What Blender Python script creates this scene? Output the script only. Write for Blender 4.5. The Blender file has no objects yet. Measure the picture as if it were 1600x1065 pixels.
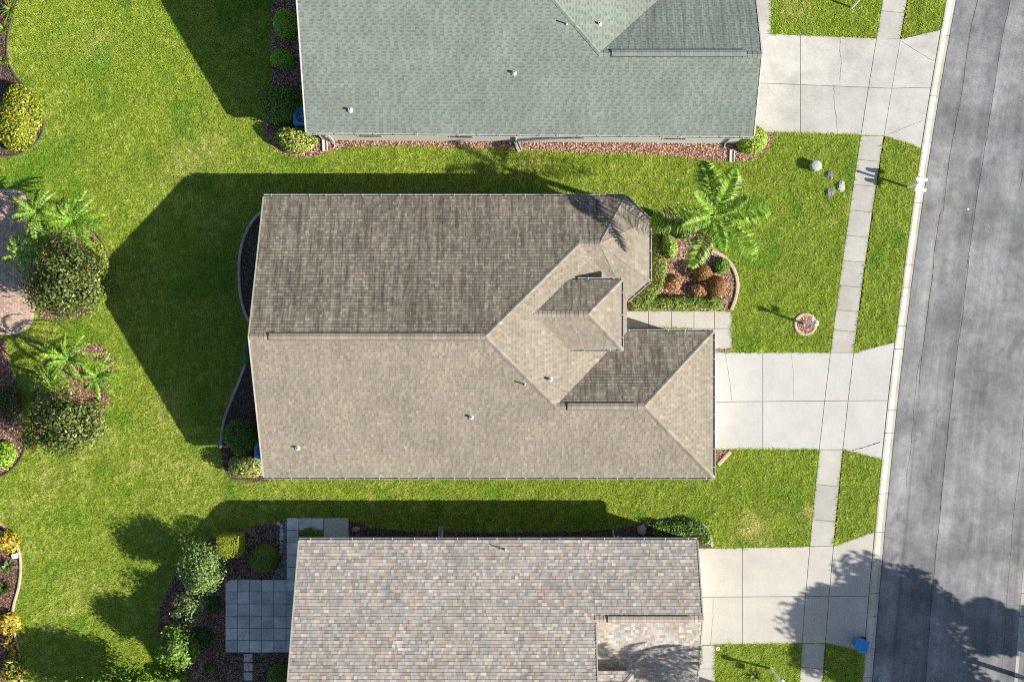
import bpy, math, random
import numpy as np
from mathutils import Vector

# ------------------------------------------------------------------ camera, sky, sun, exposure
H, F, CX, CY = 51.6, 1600.0, 800.0, 532.5          # flying height (m), focal length and centre (photo px)
SC = bpy.context.scene
COL = SC.collection
cam_d = bpy.data.cameras.new('camera'); cam = bpy.data.objects.new('camera', cam_d); COL.objects.link(cam)
cam.location = (0, 0, H); cam.rotation_euler = (0, 0, 0)
cam_d.sensor_width = 36; cam_d.lens = 36; cam_d.clip_end = 3000
SC.camera = cam

SUN_EL = math.radians(28.5)
SDIR = Vector((0.9522, -0.3055, 0)).normalized()       # towards the sun, on the ground
W = bpy.data.worlds.new('World'); SC.world = W; W.use_nodes = True
wn = W.node_tree.nodes; wl = W.node_tree.links
sky = wn.new('ShaderNodeTexSky'); sky.sky_type = 'NISHITA'; sky.sun_disc = False; sky.ozone_density = 1.4
sky.sun_elevation = SUN_EL; sky.sun_rotation = math.atan2(SDIR.x, SDIR.y)
wl.new(sky.outputs['Color'], wn['Background'].inputs['Color'])
wn['Background'].inputs['Strength'].default_value = 0.07
sun_d = bpy.data.lights.new('sun', 'SUN'); sun_d.energy = 5.0; sun_d.angle = math.radians(0.5); sun_d.color = (1.0, 0.93, 0.81)
sun = bpy.data.objects.new('sun', sun_d); COL.objects.link(sun)
to_sun = Vector((SDIR.x*math.cos(SUN_EL), SDIR.y*math.cos(SUN_EL), math.sin(SUN_EL)))
sun.rotation_euler = (-to_sun).to_track_quat('-Z', 'Y').to_euler(); sun.location = to_sun*80
SC.view_settings.view_transform = 'Standard'; SC.view_settings.look = 'None'
SC.view_settings.gamma = 1.0; SC.view_settings.use_curve_mapping = False
SC.view_settings.exposure = 1.2

# ------------------------------------------------------------------ helpers
R = random.Random(7)
RN = np.random.default_rng(11)
def g(px, py, z=0.0):
    """photo pixel -> world xy of a point at height z"""
    return ((px-CX)*(H-z)/F, (CY-py)*(H-z)/F)
def g3(px, py, z=0.0):
    x, y = g(px, py, z); return (x, y, z)
def gl(pts, z=0.0): return [g(x, y, z) for x, y in pts]

ORG = {}
def props(o, label=None, cat=None, group=None, kind=None):
    if label: o['label'] = label
    if cat: o['category'] = cat
    if group: o['group'] = group
    if kind: o['kind'] = kind
    return o
def thing(name, label, cat, loc, group=None, kind=None):
    o = bpy.data.objects.new(name, None); COL.objects.link(o); o.empty_display_size = .2
    o.location = loc; ORG[o.name] = np.array(loc, float)
    return props(o, label, cat, group, kind)
def mesh_data(name, V, Fs, mat, cols=None, smooth=False, uv=None):
    V = np.asarray(V, np.float32); me = bpy.data.meshes.new(name)
    if isinstance(Fs, np.ndarray):
        k = Fs.shape[1]; n = len(Fs)
        me.vertices.add(len(V)); me.vertices.foreach_set('co', V.ravel())
        me.loops.add(n*k); me.loops.foreach_set('vertex_index', Fs.astype(np.int32).ravel())
        me.polygons.add(n); me.polygons.foreach_set('loop_start', np.arange(0, n*k, k, dtype=np.int32))
        me.update(calc_edges=True)
    else:
        me.from_pydata(V.tolist(), [], Fs); me.update()
    if cols is not None:
        c = np.asarray(cols, np.float32)
        if c.shape[1] == 3: c = np.concatenate([c, np.ones((len(c), 1), np.float32)], 1)
        a = me.attributes.new('col', 'FLOAT_COLOR', 'FACE'); a.data.foreach_set('color', c.ravel())
    if uv is not None:
        l = me.uv_layers.new(name='uv'); idx = np.empty(len(me.loops), np.int32); me.loops.foreach_get('vertex_index', idx)
        l.data.foreach_set('uv', np.asarray(uv, np.float32)[idx].ravel())
    if smooth: me.polygons.foreach_set('use_smooth', np.ones(len(me.polygons), bool))
    if mat: me.materials.append(mat)
    return me
def mk(name, V, Fs, mat, parent=None, cols=None, smooth=False, uv=None, kind=None, org=None):
    """link world-space geometry as one object, a child of parent or a top-level object"""
    V = np.asarray(V, float).reshape(-1, 3)
    if parent is not None: o0 = ORG[parent.name]
    elif org is not None: o0 = np.array(org, float)
    else:
        mn, mx = V.min(0), V.max(0); o0 = np.array([(mn[0]+mx[0])/2, (mn[1]+mx[1])/2, mn[2]])
    me = mesh_data(name, V-o0, Fs, mat, cols, smooth, uv)
    ob = bpy.data.objects.new(name, me); COL.objects.link(ob)
    if parent is not None: ob.parent = parent
    else: ob.location = o0
    ORG[ob.name] = o0
    if kind: ob['kind'] = kind
    return ob
def place(name, me, loc, rotz, parent, scale=1.0):
    """one more object on shared mesh data"""
    ob = bpy.data.objects.new(name, me); COL.objects.link(ob); ob.parent = parent
    ob.location = np.array(loc, float)-ORG[parent.name]; ob.rotation_euler = (0, 0, rotz); ob.scale = (scale,)*3
    ORG[ob.name] = np.array(loc, float); return ob

class MB:
    def __init__(s): s.v = []; s.f = []; s.c = []
    def add(s, V, Fs, c=None):
        n = len(s.v); s.v.extend([tuple(p) for p in V]); s.f.extend([[i+n for i in f] for f in Fs])
        if c is not None: s.c.extend([c]*len(Fs))
        return s
    def box(s, a, b, c=None):
        (x0, y0, z0), (x1, y1, z1) = a, b
        V = [(x0,y0,z0),(x1,y0,z0),(x1,y1,z0),(x0,y1,z0),(x0,y0,z1),(x1,y0,z1),(x1,y1,z1),(x0,y1,z1)]
        return s.add(V, [(3,2,1,0),(4,5,6,7),(0,1,5,4),(1,2,6,5),(2,3,7,6),(3,0,4,7)], c)
    def obox(s, cen, hx, hy, z0, z1, ang, c=None, tw=0.0):
        ca, sa = math.cos(ang), math.sin(ang); V = []
        for z, k in ((z0, 1.0), (z1, 1.0-tw)):
            for sx, sy in ((-1,-1),(1,-1),(1,1),(-1,1)):
                x, y = sx*hx*k, sy*hy*k; V.append((cen[0]+x*ca-y*sa, cen[1]+x*sa+y*ca, z))
        return s.add(V, [(3,2,1,0),(4,5,6,7),(0,1,5,4),(1,2,6,5),(2,3,7,6),(3,0,4,7)], c)
    def prism(s, poly, z0, z1, bev=0.0, c=None, bottom=False):
        n = len(poly); V = [(x, y, z0) for x, y in poly]; rings = 1
        if bev > 0:
            V += [(x, y, z1-bev) for x, y in poly]; V += [(x, y, z1) for x, y in inset(poly, bev)]; rings = 2
        else: V += [(x, y, z1) for x, y in poly]
        Fs = [[r*n+i, r*n+(i+1) % n, (r+1)*n+(i+1) % n, (r+1)*n+i] for r in range(rings) for i in range(n)]
        Fs.append(list(range(rings*n, rings*n+n)))
        if bottom: Fs.append(list(range(n-1, -1, -1)))
        return s.add(V, Fs, c)
    def tube(s, pts, rad, seg=8, c=None, cap=True):
        pts = [Vector(p) for p in pts]; n0 = len(s.v); V = []; Fs = []
        for i, p in enumerate(pts):
            t = (pts[min(i+1, len(pts)-1)]-pts[max(i-1, 0)]).normalized()
            a = t.orthogonal().normalized() if abs(t.z) < .95 else Vector((1, 0, 0))
            a = (a-t*a.dot(t)).normalized(); b = t.cross(a)
            r = rad[i] if hasattr(rad, '__len__') else rad
            V += [p+(a*math.cos(2*math.pi*k/seg)+b*math.sin(2*math.pi*k/seg))*r for k in range(seg)]
        for i in range(len(pts)-1):
            Fs += [[i*seg+k, i*seg+(k+1) % seg, (i+1)*seg+(k+1) % seg, (i+1)*seg+k] for k in range(seg)]
        if cap: Fs += [list(range(seg-1, -1, -1)), list(range((len(pts)-1)*seg, len(pts)*seg))]
        return s.add(V, Fs, c)
    def lathe(s, cen, prof, seg=16, c=None):
        V = []; Fs = []
        for r, z in prof: V += [(cen[0]+r*math.cos(2*math.pi*k/seg), cen[1]+r*math.sin(2*math.pi*k/seg), z) for k in range(seg)]
        for i in range(len(prof)-1):
            Fs += [[i*seg+k, i*seg+(k+1) % seg, (i+1)*seg+(k+1) % seg, (i+1)*seg+k] for k in range(seg)]
        Fs.append(list(range((len(prof)-1)*seg, len(prof)*seg)))
        return s.add(V, Fs, c)
    def build(s, name, mat, parent=None, **k):
        return mk(name, s.v, s.f, mat, parent, cols=(s.c if s.c else None), **k)

def area2(p): return sum(p[i][0]*p[(i+1) % len(p)][1]-p[(i+1) % len(p)][0]*p[i][1] for i in range(len(p)))/2
def ccw(p): return list(p) if area2(p) > 0 else list(p)[::-1]
def inset(poly, d):
    """move every edge of a ccw polygon inwards by d"""
    n = len(poly); out = []
    for i in range(n):
        a, b, c = Vector(poly[i-1]), Vector(poly[i]), Vector(poly[(i+1) % n])
        e1 = (b-a).normalized(); e2 = (c-b).normalized()
        n1 = Vector((-e1.y, e1.x)); n2 = Vector((-e2.y, e2.x)); m = n1+n2
        k = d/max(.25, m.dot(n1)) if m.length > 1e-6 else 0
        out.append(tuple(b+m*k))
    return out
def clip(poly, planes):
    """Sutherland-Hodgman of a 2d polygon against half planes (a,b,c): ax+by+c>=0"""
    for a, b, c in planes:
        out = []; n = len(poly)
        if n < 3: return []
        dd = [a*p[0]+b*p[1]+c for p in poly]
        for i in range(n):
            d0, d1 = dd[i], dd[(i+1) % n]; p, q = poly[i], poly[(i+1) % n]
            if d0 >= 0: out.append(p)
            if (d0 >= 0) != (d1 >= 0):
                t = d0/(d0-d1); out.append((p[0]+(q[0]-p[0])*t, p[1]+(q[1]-p[1])*t))
        poly = out
    return poly if len(poly) > 2 else []
def half_planes(poly):
    poly = ccw(poly); hp = []
    for i in range(len(poly)):
        (x0, y0), (x1, y1) = poly[i], poly[(i+1) % len(poly)]; l = math.hypot(x1-x0, y1-y0)
        if l < 1e-6: continue
        nx, ny = -(y1-y0)/l, (x1-x0)/l; hp.append((nx, ny, -(nx*x0+ny*y0)))
    return hp
def inside(poly, X, Y):
    res = np.zeros(X.shape, bool); p = np.asarray(poly, float); mn = p.min(0); mx = p.max(0)
    sel = np.where((X >= mn[0]) & (X <= mx[0]) & (Y >= mn[1]) & (Y <= mx[1]))[0]
    if not len(sel): return res
    x, y = X[sel], Y[sel]; r = np.zeros(len(sel), bool)
    for i in range(len(p)):
        x0, y0 = p[i]; x1, y1 = p[(i+1) % len(p)]
        if y0 == y1: continue
        c = ((y0 > y) != (y1 > y)); xi = (x1-x0)*(y-y0)/(y1-y0)+x0
        r ^= c & (x < xi)
    res[sel] = r; return res
_NT = {}
def vn(x, y, scale, seed):
    """smooth 2d value noise in 0..1"""
    if seed not in _NT: _NT[seed] = np.random.default_rng(seed).random((256, 256))
    t = _NT[seed]; u = x/scale; v = y/scale; i = np.floor(u).astype(int); j = np.floor(v).astype(int)
    fu = u-i; fv = v-j; fu = fu*fu*(3-2*fu); fv = fv*fv*(3-2*fv)
    a = t[i % 256, j % 256]; b = t[(i+1) % 256, j % 256]; c = t[i % 256, (j+1) % 256]; d = t[(i+1) % 256, (j+1) % 256]
    return (a*(1-fu)+b*fu)*(1-fv)+(c*(1-fu)+d*fu)*fv
def smooth_line(pts, n=8):
    """Catmull-Rom through 2d points"""
    P = [pts[0]]+list(pts)+[pts[-1]]; out = []
    for i in range(1, len(P)-2):
        p0, p1, p2, p3 = (np.array(P[j], float) for j in (i-1, i, i+1, i+2))
        for k in range(n):
            t = k/n
            out.append(tuple(.5*((2*p1)+(-p0+p2)*t+(2*p0-5*p1+4*p2-p3)*t*t+(-p0+3*p1-3*p2+p3)*t**3)))
    out.append(tuple(pts[-1])); return out

# ------------------------------------------------------------------ materials
def new_mat(name):
    m = bpy.data.materials.new(name); m.use_nodes = True; return m, m.node_tree.nodes, m.node_tree.links, m.node_tree.nodes['Principled BSDF']
def noise(n, l, scale, detail=4, rough=.6, vec=None):
    t = n.new('ShaderNodeTexNoise'); t.inputs['Scale'].default_value = scale; t.inputs['Detail'].default_value = detail
    t.inputs['Roughness'].default_value = rough
    if vec is not None: l.new(vec, t.inputs['Vector'])
    return t.outputs['Fac']
def ramp(n, l, fac, stops):
    r = n.new('ShaderNodeValToRGB'); e = r.color_ramp.elements
    while len(e) < len(stops): e.new(.5)
    for el, (p, c) in zip(e, stops): el.position = p; el.color = (*c, 1) if len(c) == 3 else c
    l.new(fac, r.inputs['Fac']); return r.outputs['Color']
def mixc(n, l, mode, fac, a, b):
    m = n.new('ShaderNodeMix'); m.data_type = 'RGBA'; m.blend_type = mode
    for s, v in ((m.inputs[0], fac), (m.inputs[6], a), (m.inputs[7], b)):
        if isinstance(v, (int, float)): s.default_value = v
        elif isinstance(v, tuple): s.default_value = (*v, 1)
        else: l.new(v, s)
    return m.outputs[2]
def geo_pos(n): return n.new('ShaderNodeNewGeometry').outputs['Position']
def grey(v): return (v, v, v)
def bump(n, l, h, bs, strength, dist):
    b = n.new('ShaderNodeBump'); b.inputs['Strength'].default_value = strength; b.inputs['Distance'].default_value = dist
    l.new(h, b.inputs['Height']); l.new(b.outputs['Normal'], bs.inputs['Normal'])
def m_plain(name, col, rough=.6, metal=0, var=.12, scale=6, spec=.4):
    m, n, l, b = new_mat(name); p = geo_pos(n); f = noise(n, l, scale, 4, .6, p)
    c = mixc(n, l, 'MULTIPLY', 1.0, col, ramp(n, l, f, [(.3, grey(1-var)), (.7, grey(1+var*.6))]))
    l.new(c, b.inputs['Base Color']); b.inputs['Roughness'].default_value = rough; b.inputs['Metallic'].default_value = metal
    b.inputs['Specular IOR Level'].default_value = spec
    return m
def m_leaf(name, transl=.3, rough=.5, spec=.35, tint=(1, 1, 1)):
    m, n, l, b = new_mat(name); a = n.new('ShaderNodeAttribute'); a.attribute_name = 'col'
    c = mixc(n, l, 'MULTIPLY', 1.0, a.outputs['Color'], tint)
    l.new(c, b.inputs['Base Color']); b.inputs['Roughness'].default_value = rough; b.inputs['Specular IOR Level'].default_value = spec
    if transl > 0:
        t = n.new('ShaderNodeBsdfTranslucent'); l.new(mixc(n, l, 'MULTIPLY', 1.0, c, (1.15, 1.1, .55)), t.inputs['Color'])
        x = n.new('ShaderNodeMixShader'); x.inputs[0].default_value = transl
        l.new(b.outputs[0], x.inputs[1]); l.new(t.outputs[0], x.inputs[2]); l.new(x.outputs[0], n['Material Output'].inputs['Surface'])
    return m
def m_shingle(name, stain, amount, north=0.0):
    """per-shingle colour x blotches x run-off streaks down the slope (streaks mostly on the damp north slope)"""
    m, n, l, b = new_mat(name); a = n.new('ShaderNodeAttribute'); a.attribute_name = 'col'; p = geo_pos(n)
    c = mixc(n, l, 'MULTIPLY', 1.0, a.outputs['Color'], ramp(n, l, noise(n, l, .55, 5, .6, p), [(.3, grey(.86)), (.7, grey(1.1))]))
    c = mixc(n, l, 'MULTIPLY', 1.0, c, ramp(n, l, noise(n, l, 45, 2, .5, p), [(.3, grey(.86)), (.7, grey(1.12))]))
    if amount > 0:
        mp = n.new('ShaderNodeMapping'); mp.inputs['Scale'].default_value = (4.2, .5, .5); l.new(p, mp.inputs['Vector'])
        s = ramp(n, l, noise(n, l, 1.0, 6, .62, mp.outputs[0]), [(.42, grey(0)), (.66, grey(1))])
        mp2 = n.new('ShaderNodeMapping'); mp2.inputs['Scale'].default_value = (9.0, .30, .30); l.new(p, mp2.inputs['Vector'])
        fine = ramp(n, l, noise(n, l, 1.0, 3, .6, mp2.outputs[0]), [(.32, grey(.70)), (.68, grey(1.30))])
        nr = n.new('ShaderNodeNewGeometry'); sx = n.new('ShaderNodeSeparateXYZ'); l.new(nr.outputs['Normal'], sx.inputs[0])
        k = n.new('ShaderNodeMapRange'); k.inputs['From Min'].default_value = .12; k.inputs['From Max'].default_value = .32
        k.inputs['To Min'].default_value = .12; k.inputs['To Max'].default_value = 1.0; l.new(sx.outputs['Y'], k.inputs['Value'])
        mm = n.new('ShaderNodeMath'); mm.operation = 'MULTIPLY'; l.new(s, mm.inputs[0]); l.new(k.outputs[0], mm.inputs[1])
        m2 = n.new('ShaderNodeMath'); m2.operation = 'MULTIPLY'; m2.inputs[1].default_value = amount; l.new(mm.outputs[0], m2.inputs[0])
        c = mixc(n, l, 'MIX', m2.outputs[0], c, stain)
        c = mixc(n, l, 'MULTIPLY', k.outputs[0], c, fine)
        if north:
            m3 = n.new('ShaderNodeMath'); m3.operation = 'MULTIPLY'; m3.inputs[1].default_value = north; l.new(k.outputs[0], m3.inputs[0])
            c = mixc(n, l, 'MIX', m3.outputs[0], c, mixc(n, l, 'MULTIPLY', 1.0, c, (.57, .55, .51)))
    l.new(c, b.inputs['Base Color']); b.inputs['Roughness'].default_value = .92; b.inputs['Specular IOR Level'].default_value = .15
    return m
def m_concrete(name, col, var=.12, stain=(.30, .28, .25), st=.35):
    m, n, l, b = new_mat(name); p = geo_pos(n); oi = n.new('ShaderNodeObjectInfo')
    c = mixc(n, l, 'MULTIPLY', 1.0, col, ramp(n, l, oi.outputs['Random'], [(0, grey(1-var*.55)), (1, grey(1+var*.35))]))
    c = mixc(n, l, 'MULTIPLY', 1.0, c, ramp(n, l, noise(n, l, 1.1, 6, .65, p), [(.3, grey(1-var)), (.7, grey(1+var*.5))]))
    c = mixc(n, l, 'MULTIPLY', 1.0, c, ramp(n, l, noise(n, l, 30, 3, .6, p), [(.3, grey(.94)), (.7, grey(1.05))]))
    s = ramp(n, l, noise(n, l, .33, 8, .72, p), [(.46, grey(0)), (.70, grey(st))])
    c = mixc(n, l, 'MIX', s, c, stain)
    l.new(c, b.inputs['Base Color']); b.inputs['Roughness'].default_value = .85; b.inputs['Specular IOR Level'].default_value = .25
    bump(n, l, noise(n, l, 60, 3, .6, p), b, .25, .006)
    return m
def m_attr(name, rough=.9, spec=.2, var=.15, scale=12):
    m, n, l, b = new_mat(name); a = n.new('ShaderNodeAttribute'); a.attribute_name = 'col'; p = geo_pos(n)
    c = mixc(n, l, 'MULTIPLY', 1.0, a.outputs['Color'], ramp(n, l, noise(n, l, scale, 4, .6, p), [(.3, grey(1-var)), (.7, grey(1+var))]))
    l.new(c, b.inputs['Base Color']); b.inputs['Roughness'].default_value = rough; b.inputs['Specular IOR Level'].default_value = spec
    return m
def m_soil(name, stops, scale=9, bmp=.5):
    m, n, l, b = new_mat(name); p = geo_pos(n)
    c = ramp(n, l, noise(n, l, scale, 8, .7, p), stops)
    l.new(c, b.inputs['Base Color']); b.inputs['Roughness'].default_value = .95; b.inputs['Specular IOR Level'].default_value = .1
    bump(n, l, noise(n, l, scale*3, 4, .7, p), b, bmp, .03); return m
def m_asphalt():
    m, n, l, b = new_mat('asphalt'); uv = n.new('ShaderNodeUVMap'); uv.uv_map = 'uv'; p = geo_pos(n)
    def streak(su, sv, det=5, rough=.6):
        mp = n.new('ShaderNodeMapping'); mp.inputs['Scale'].default_value = (su, sv, 1); l.new(uv.outputs[0], mp.inputs['Vector'])
        return noise(n, l, 1.0, det, rough, mp.outputs[0])
    c = ramp(n, l, streak(.55, .07, 6), [(.25, (.122, .126, .134)), (.5, (.182, .186, .193)), (.78, (.255, .256, .257))])
    c = mixc(n, l, 'MULTIPLY', 1.0, c, ramp(n, l, streak(3.2, .06, 5), [(.3, grey(.88)), (.7, grey(1.12))]))
    c = mixc(n, l, 'MULTIPLY', 1.0, c, ramp(n, l, streak(14, .16, 3), [(.3, grey(.95)), (.7, grey(1.05))]))
    c = mixc(n, l, 'MULTIPLY', 1.0, c, ramp(n, l, noise(n, l, .6, 8, .72, p), [(.3, grey(.62)), (.68, grey(1.24))]))
    c = mixc(n, l, 'MULTIPLY', 1.0, c, ramp(n, l, noise(n, l, 55, 2, .7, p), [(.25, grey(.78)), (.75, grey(1.22))]))
    c = mixc(n, l, 'MULTIPLY', 1.0, c, ramp(n, l, noise(n, l, .2, 4, .55, p), [(.35, grey(.72)), (.62, grey(1.16))]))
    c = mixc(n, l, 'MULTIPLY', 1.0, c, ramp(n, l, noise(n, l, 2.6, 9, .75, p), [(.3, grey(.80)), (.7, grey(1.18))]))
    c = mixc(n, l, 'MULTIPLY', 1.0, c, ramp(n, l, noise(n, l, 14, 3, .7, p), [(.28, grey(.86)), (.72, grey(1.15))]))
    # worn bands and seams that follow the street: position across the road is u (0..1 over 7.1 m)
    su = n.new('ShaderNodeSeparateXYZ'); l.new(uv.outputs[0], su.inputs[0])
    wob = n.new('ShaderNodeMath'); wob.operation = 'MULTIPLY_ADD'; wob.inputs[1].default_value = .16; wob.inputs[2].default_value = -.08
    l.new(streak(.15, .16, 4, .75), wob.inputs[0])
    ad = n.new('ShaderNodeMath'); l.new(su.outputs['X'], ad.inputs[0]); l.new(wob.outputs[0], ad.inputs[1])
    un = n.new('ShaderNodeMath'); un.operation = 'DIVIDE'; un.inputs[1].default_value = 7.1; l.new(ad.outputs[0], un.inputs[0])
    bands = ramp(n, l, un.outputs[0], [(0, grey(0.901)), (.012, grey(1.000)), (.125, grey(1.050)), (.145, grey(0.789)), (.16, grey(0.969)), (.30, grey(0.938)),
                 (.355, grey(0.888)), (.368, grey(0.764)), (.384, grey(1.198)), (.425, grey(1.136)), (.50, grey(1.000)), (.62, grey(1.074)), (.74, grey(0.938)), (.86, grey(1.050)), (.95, grey(0.876)), (1, grey(1.000))])
    c = mixc(n, l, 'MULTIPLY', 1.0, c, bands)
    pt = ramp(n, l, streak(.62, .30, 7, .62), [(.60, grey(0)), (.66, grey(.5))])       # dark sealer patches
    c = mixc(n, l, 'MIX', pt, c, (.075, .078, .086))
    vo = n.new('ShaderNodeTexVoronoi'); vo.inputs['Scale'].default_value = 1.6; l.new(p, vo.inputs['Vector'])
    sp = ramp(n, l, vo.outputs['Distance'], [(.03, grey(.8)), (.05, grey(0))])
    gate = ramp(n, l, noise(n, l, .35, 3, .5, p), [(.52, grey(0)), (.6, grey(1))])
    c = mixc(n, l, 'MIX', mixc(n, l, 'MULTIPLY', 1.0, sp, gate), c, (.40, .40, .39))         # light flecks
    l.new(c, b.inputs['Base Color']); b.inputs['Roughness'].default_value = .9; b.inputs['Specular IOR Level'].default_value = .25
    bump(n, l, noise(n, l, 80, 3, .7, p), b, .4, .008)
    return m

M = {}
M['leaf'] = m_leaf('leaf', .28, .45, .35)
M['gloss_leaf'] = m_leaf('gloss_leaf', .2, .42, .3)
M['palm_leaf'] = m_leaf('palm_leaf', .35, .42, .3)
M['grass'] = m_leaf('grass_blade', .35, .6, .2)
M['turf'] = m_soil('turf', [(.25, (.06, .095, .010)), (.5, (.125, .18, .018)), (.75, (.20, .25, .04))], 5)
M['far_turf'] = m_soil('far_turf', [(.25, (.06, .09, .015)), (.5, (.10, .14, .022)), (.75, (.15, .17, .04))], .8, .3)
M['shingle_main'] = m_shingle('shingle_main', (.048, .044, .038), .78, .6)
M['shingle_green'] = m_shingle('shingle_green', (.16, .17, .15), .25)
M['shingle_third'] = m_shingle('shingle_third', (.2, .18, .16), .0)
M['concrete_a'] = m_concrete('concrete_driveway_weathered', (.395, .388, .368), .15, (.19, .185, .175), .6)
M['concrete_b'] = m_concrete('concrete_driveway_pale', (.40, .397, .382), .08, (.28, .27, .255), .35)
M['concrete_c'] = m_concrete('concrete_driveway_cream', (.395, .380, .345), .09, (.26, .24, .21), .35)
M['sidewalk'] = m_concrete('concrete_sidewalk', (.37, .36, .333), .14, (.22, .205, .18), .45)
M['kerb'] = m_concrete('concrete_kerb', (.375, .364, .33), .18, (.18, .17, .155), .5)
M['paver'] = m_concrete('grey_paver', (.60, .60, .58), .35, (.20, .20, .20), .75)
M['block'] = m_concrete('splash_block', (.46, .47, .45), .15)
M['edging'] = m_concrete('pink_edging', (.42, .32, .25), .15, (.22, .18, .15), .4)
M['edging_grey'] = m_concrete('grey_edging', (.40, .36, .32), .2, (.2, .18, .16), .5)
M['edging_dark'] = m_concrete('dark_edging', (.085, .072, .06), .3, (.04, .035, .03), .5)
M['asphalt'] = m_asphalt()
M['joint'] = m_soil('joint_sand', [(.3, (.07, .065, .058)), (.6, (.12, .11, .10)), (.8, (.17, .16, .145))], 10)
M['soil'] = m_soil('dark_soil', [(.3, (.018, .014, .011)), (.6, (.05, .038, .03)), (.8, (.09, .07, .055))], 10)
M['bed_red'] = m_soil('red_mulch_bed', [(.3, (.05, .022, .016)), (.6, (.14, .065, .045)), (.8, (.22, .11, .08))], 11)
M['bed_dark'] = m_soil('dark_mulch_bed', [(.3, (.022, .016, .014)), (.6, (.07, .05, .04)), (.8, (.12, .09, .075))], 11)
M['chip'] = m_attr('mulch_chip', .95, .1)
M['stucco'] = m_plain('stucco_wall', (.42, .39, .33), .9, 0, .08, 20, .15)
M['stucco_green'] = m_plain('pale_green_stucco', (.42, .45, .42), .9, 0, .08, 20, .15)
M['white'] = m_plain('white_painted_metal', (.72, .73, .73), .4, 0, .08, 3)
M['gutter_white'] = m_plain('gutter_white', (.36, .365, .36), .55, 0, .2, 2)
M['white_trim'] = m_plain('white_trim', (.45, .44, .42), .55, 0, .1, 5)
M['cream_trim'] = m_plain('cream_trim', (.36, .33, .275), .6, 0, .12, 5)
M['gutter_in'] = m_plain('gutter_trough', (.20, .20, .20), .7, 0, .4, 4)
M['dark_metal'] = m_plain('dark_metal', (.03, .03, .032), .5, 0, .2, 8)
M['lead'] = m_plain('lead_pipe', (.42, .415, .40), .5, 0, .1, 8)
M['cap'] = m_attr('ridge_cap', .92, .12, .12, 18)
M['glass'] = m_plain('window_glass', (.03, .04, .05), .08, 0, .05, 2, .6)
M['garage'] = m_plain('garage_door', (.70, .68, .63), .5, 0, .05, 4)
M['blue_bin'] = m_plain('blue_plastic', (.02, .20, .52), .4, 0, .1, 6)
M['black'] = m_plain('black_rubber', (.02, .02, .02), .7)
M['ac'] = m_plain('air_conditioner_paint', (.05, .24, .44), .5, 0, .1, 6)
M['ac_dark'] = m_plain('air_conditioner_grille', (.06, .07, .08), .5, 0, .1, 6)
M['rock'] = m_concrete('grey_rock', (.17, .165, .165), .35, (.08, .08, .08), .5)
M['rock_pale'] = m_concrete('pale_rock', (.33, .315, .275), .3, (.18, .17, .15), .4)
M['rock_white'] = m_concrete('white_rock', (.45, .44, .41), .2, (.3, .28, .25), .3)
M['bark'] = m_plain('bark', (.13, .10, .075), .9, 0, .35, 10, .15)
M['palm_trunk'] = m_plain('palm_trunk', (.36, .34, .31), .85, 0, .25, 8, .15)
M['palm_bark'] = m_plain('rough_palm_bark', (.15, .115, .085), .9, 0, .4, 14, .15)
M['crownshaft'] = m_plain('crownshaft', (.10, .20, .035), .4, 0, .15, 4)
M['pedestal'] = m_plain('pale_green_pedestal', (.33, .37, .34), .5, 0, .1, 6)
M['green_cloth'] = m_plain('green_cover', (.05, .16, .085), .8, 0, .25, 9)
M['lantern_glass'] = m_plain('lantern_glass', (.45, .47, .5), .15, 0, .05, 4, .6)
M['red_paver'] = m_attr('clay_paver', .9, .15, .2, 25)
M['gravel'] = m_attr('gravel', .9, .2)

# ------------------------------------------------------------------ curves of the street (photo px, x as a function of y)
YS = np.array([0, 270, 500, 830, 1065.])
ROAD_L = np.polyfit(YS, [1495, 1450, 1418, 1384, 1364], 3)
KERB_B = np.polyfit(YS, [1478.5, 1434, 1402, 1367, 1347], 3)
WALK_L = np.polyfit([0, 60, 212, 500, 550, 702, 852, 1004, 1065], [1379, 1369, 1344.5, 1304, 1297, 1280, 1265, 1253, 1249], 3)
WALK_R = np.polyfit([0, 60, 212, 500, 550, 702, 852, 1004, 1065], [1417, 1406, 1382, 1339, 1333, 1317, 1303, 1289, 1285], 3)
def cx(poly, y):
    """curve extended straight beyond the frame"""
    yc = min(max(y, -120), 1180); d = np.polyder(poly)
    return float(np.polyval(poly, yc)+np.polyval(d, yc)*(y-yc))

# ------------------------------------------------------------------ ground, street, kerb
LAWN_HOLES = []          # world polygons where no grass grows
YL = [-9000, -4000, -1500, -600]+list(range(-240, 1321, 40))+[1700, 2500, 5000, 10000]
def strip(name, label, cat, fl, fr, zl, zr, mat, us=(0, 1), nx=2):
    V = []; UV = []; Fs = []; s = 0; last = None
    for y in YL:
        a = np.array(g(cx(fl, y) if not callable(fl) else fl(y), y)); b = np.array(g(cx(fr, y) if not callable(fr) else fr(y), y))
        if last is not None: s += np.linalg.norm(a-last)
        last = a
        for k in range(nx):
            t = k/(nx-1); p = a+(b-a)*t; V.append((*p, zl+(zr-zl)*t)); UV.append((us[0]+(us[1]-us[0])*t, s))
    for i in range(len(YL)-1):
        for k in range(nx-1): Fs.append([i*nx+k, (i+1)*nx+k, (i+1)*nx+k+1, i*nx+k+1])
    o = mk(name, V, Fs, mat, uv=UV, kind='structure', org=(0, 0, 0)); return props(o, label, cat)
o = mk('ground', [(-900, -900, -.25), (900, -900, -.25), (900, 900, -.25), (-900, 900, -.25)], [[0, 1, 2, 3]], M['far_turf'], kind='structure')
props(o, 'grassy ground reaching to the horizon under the whole neighbourhood', 'ground')
ROAD_R = lambda y: cx(ROAD_L, y)+222
KERB_RB = lambda y: cx(ROAD_L, y)+239
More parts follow.
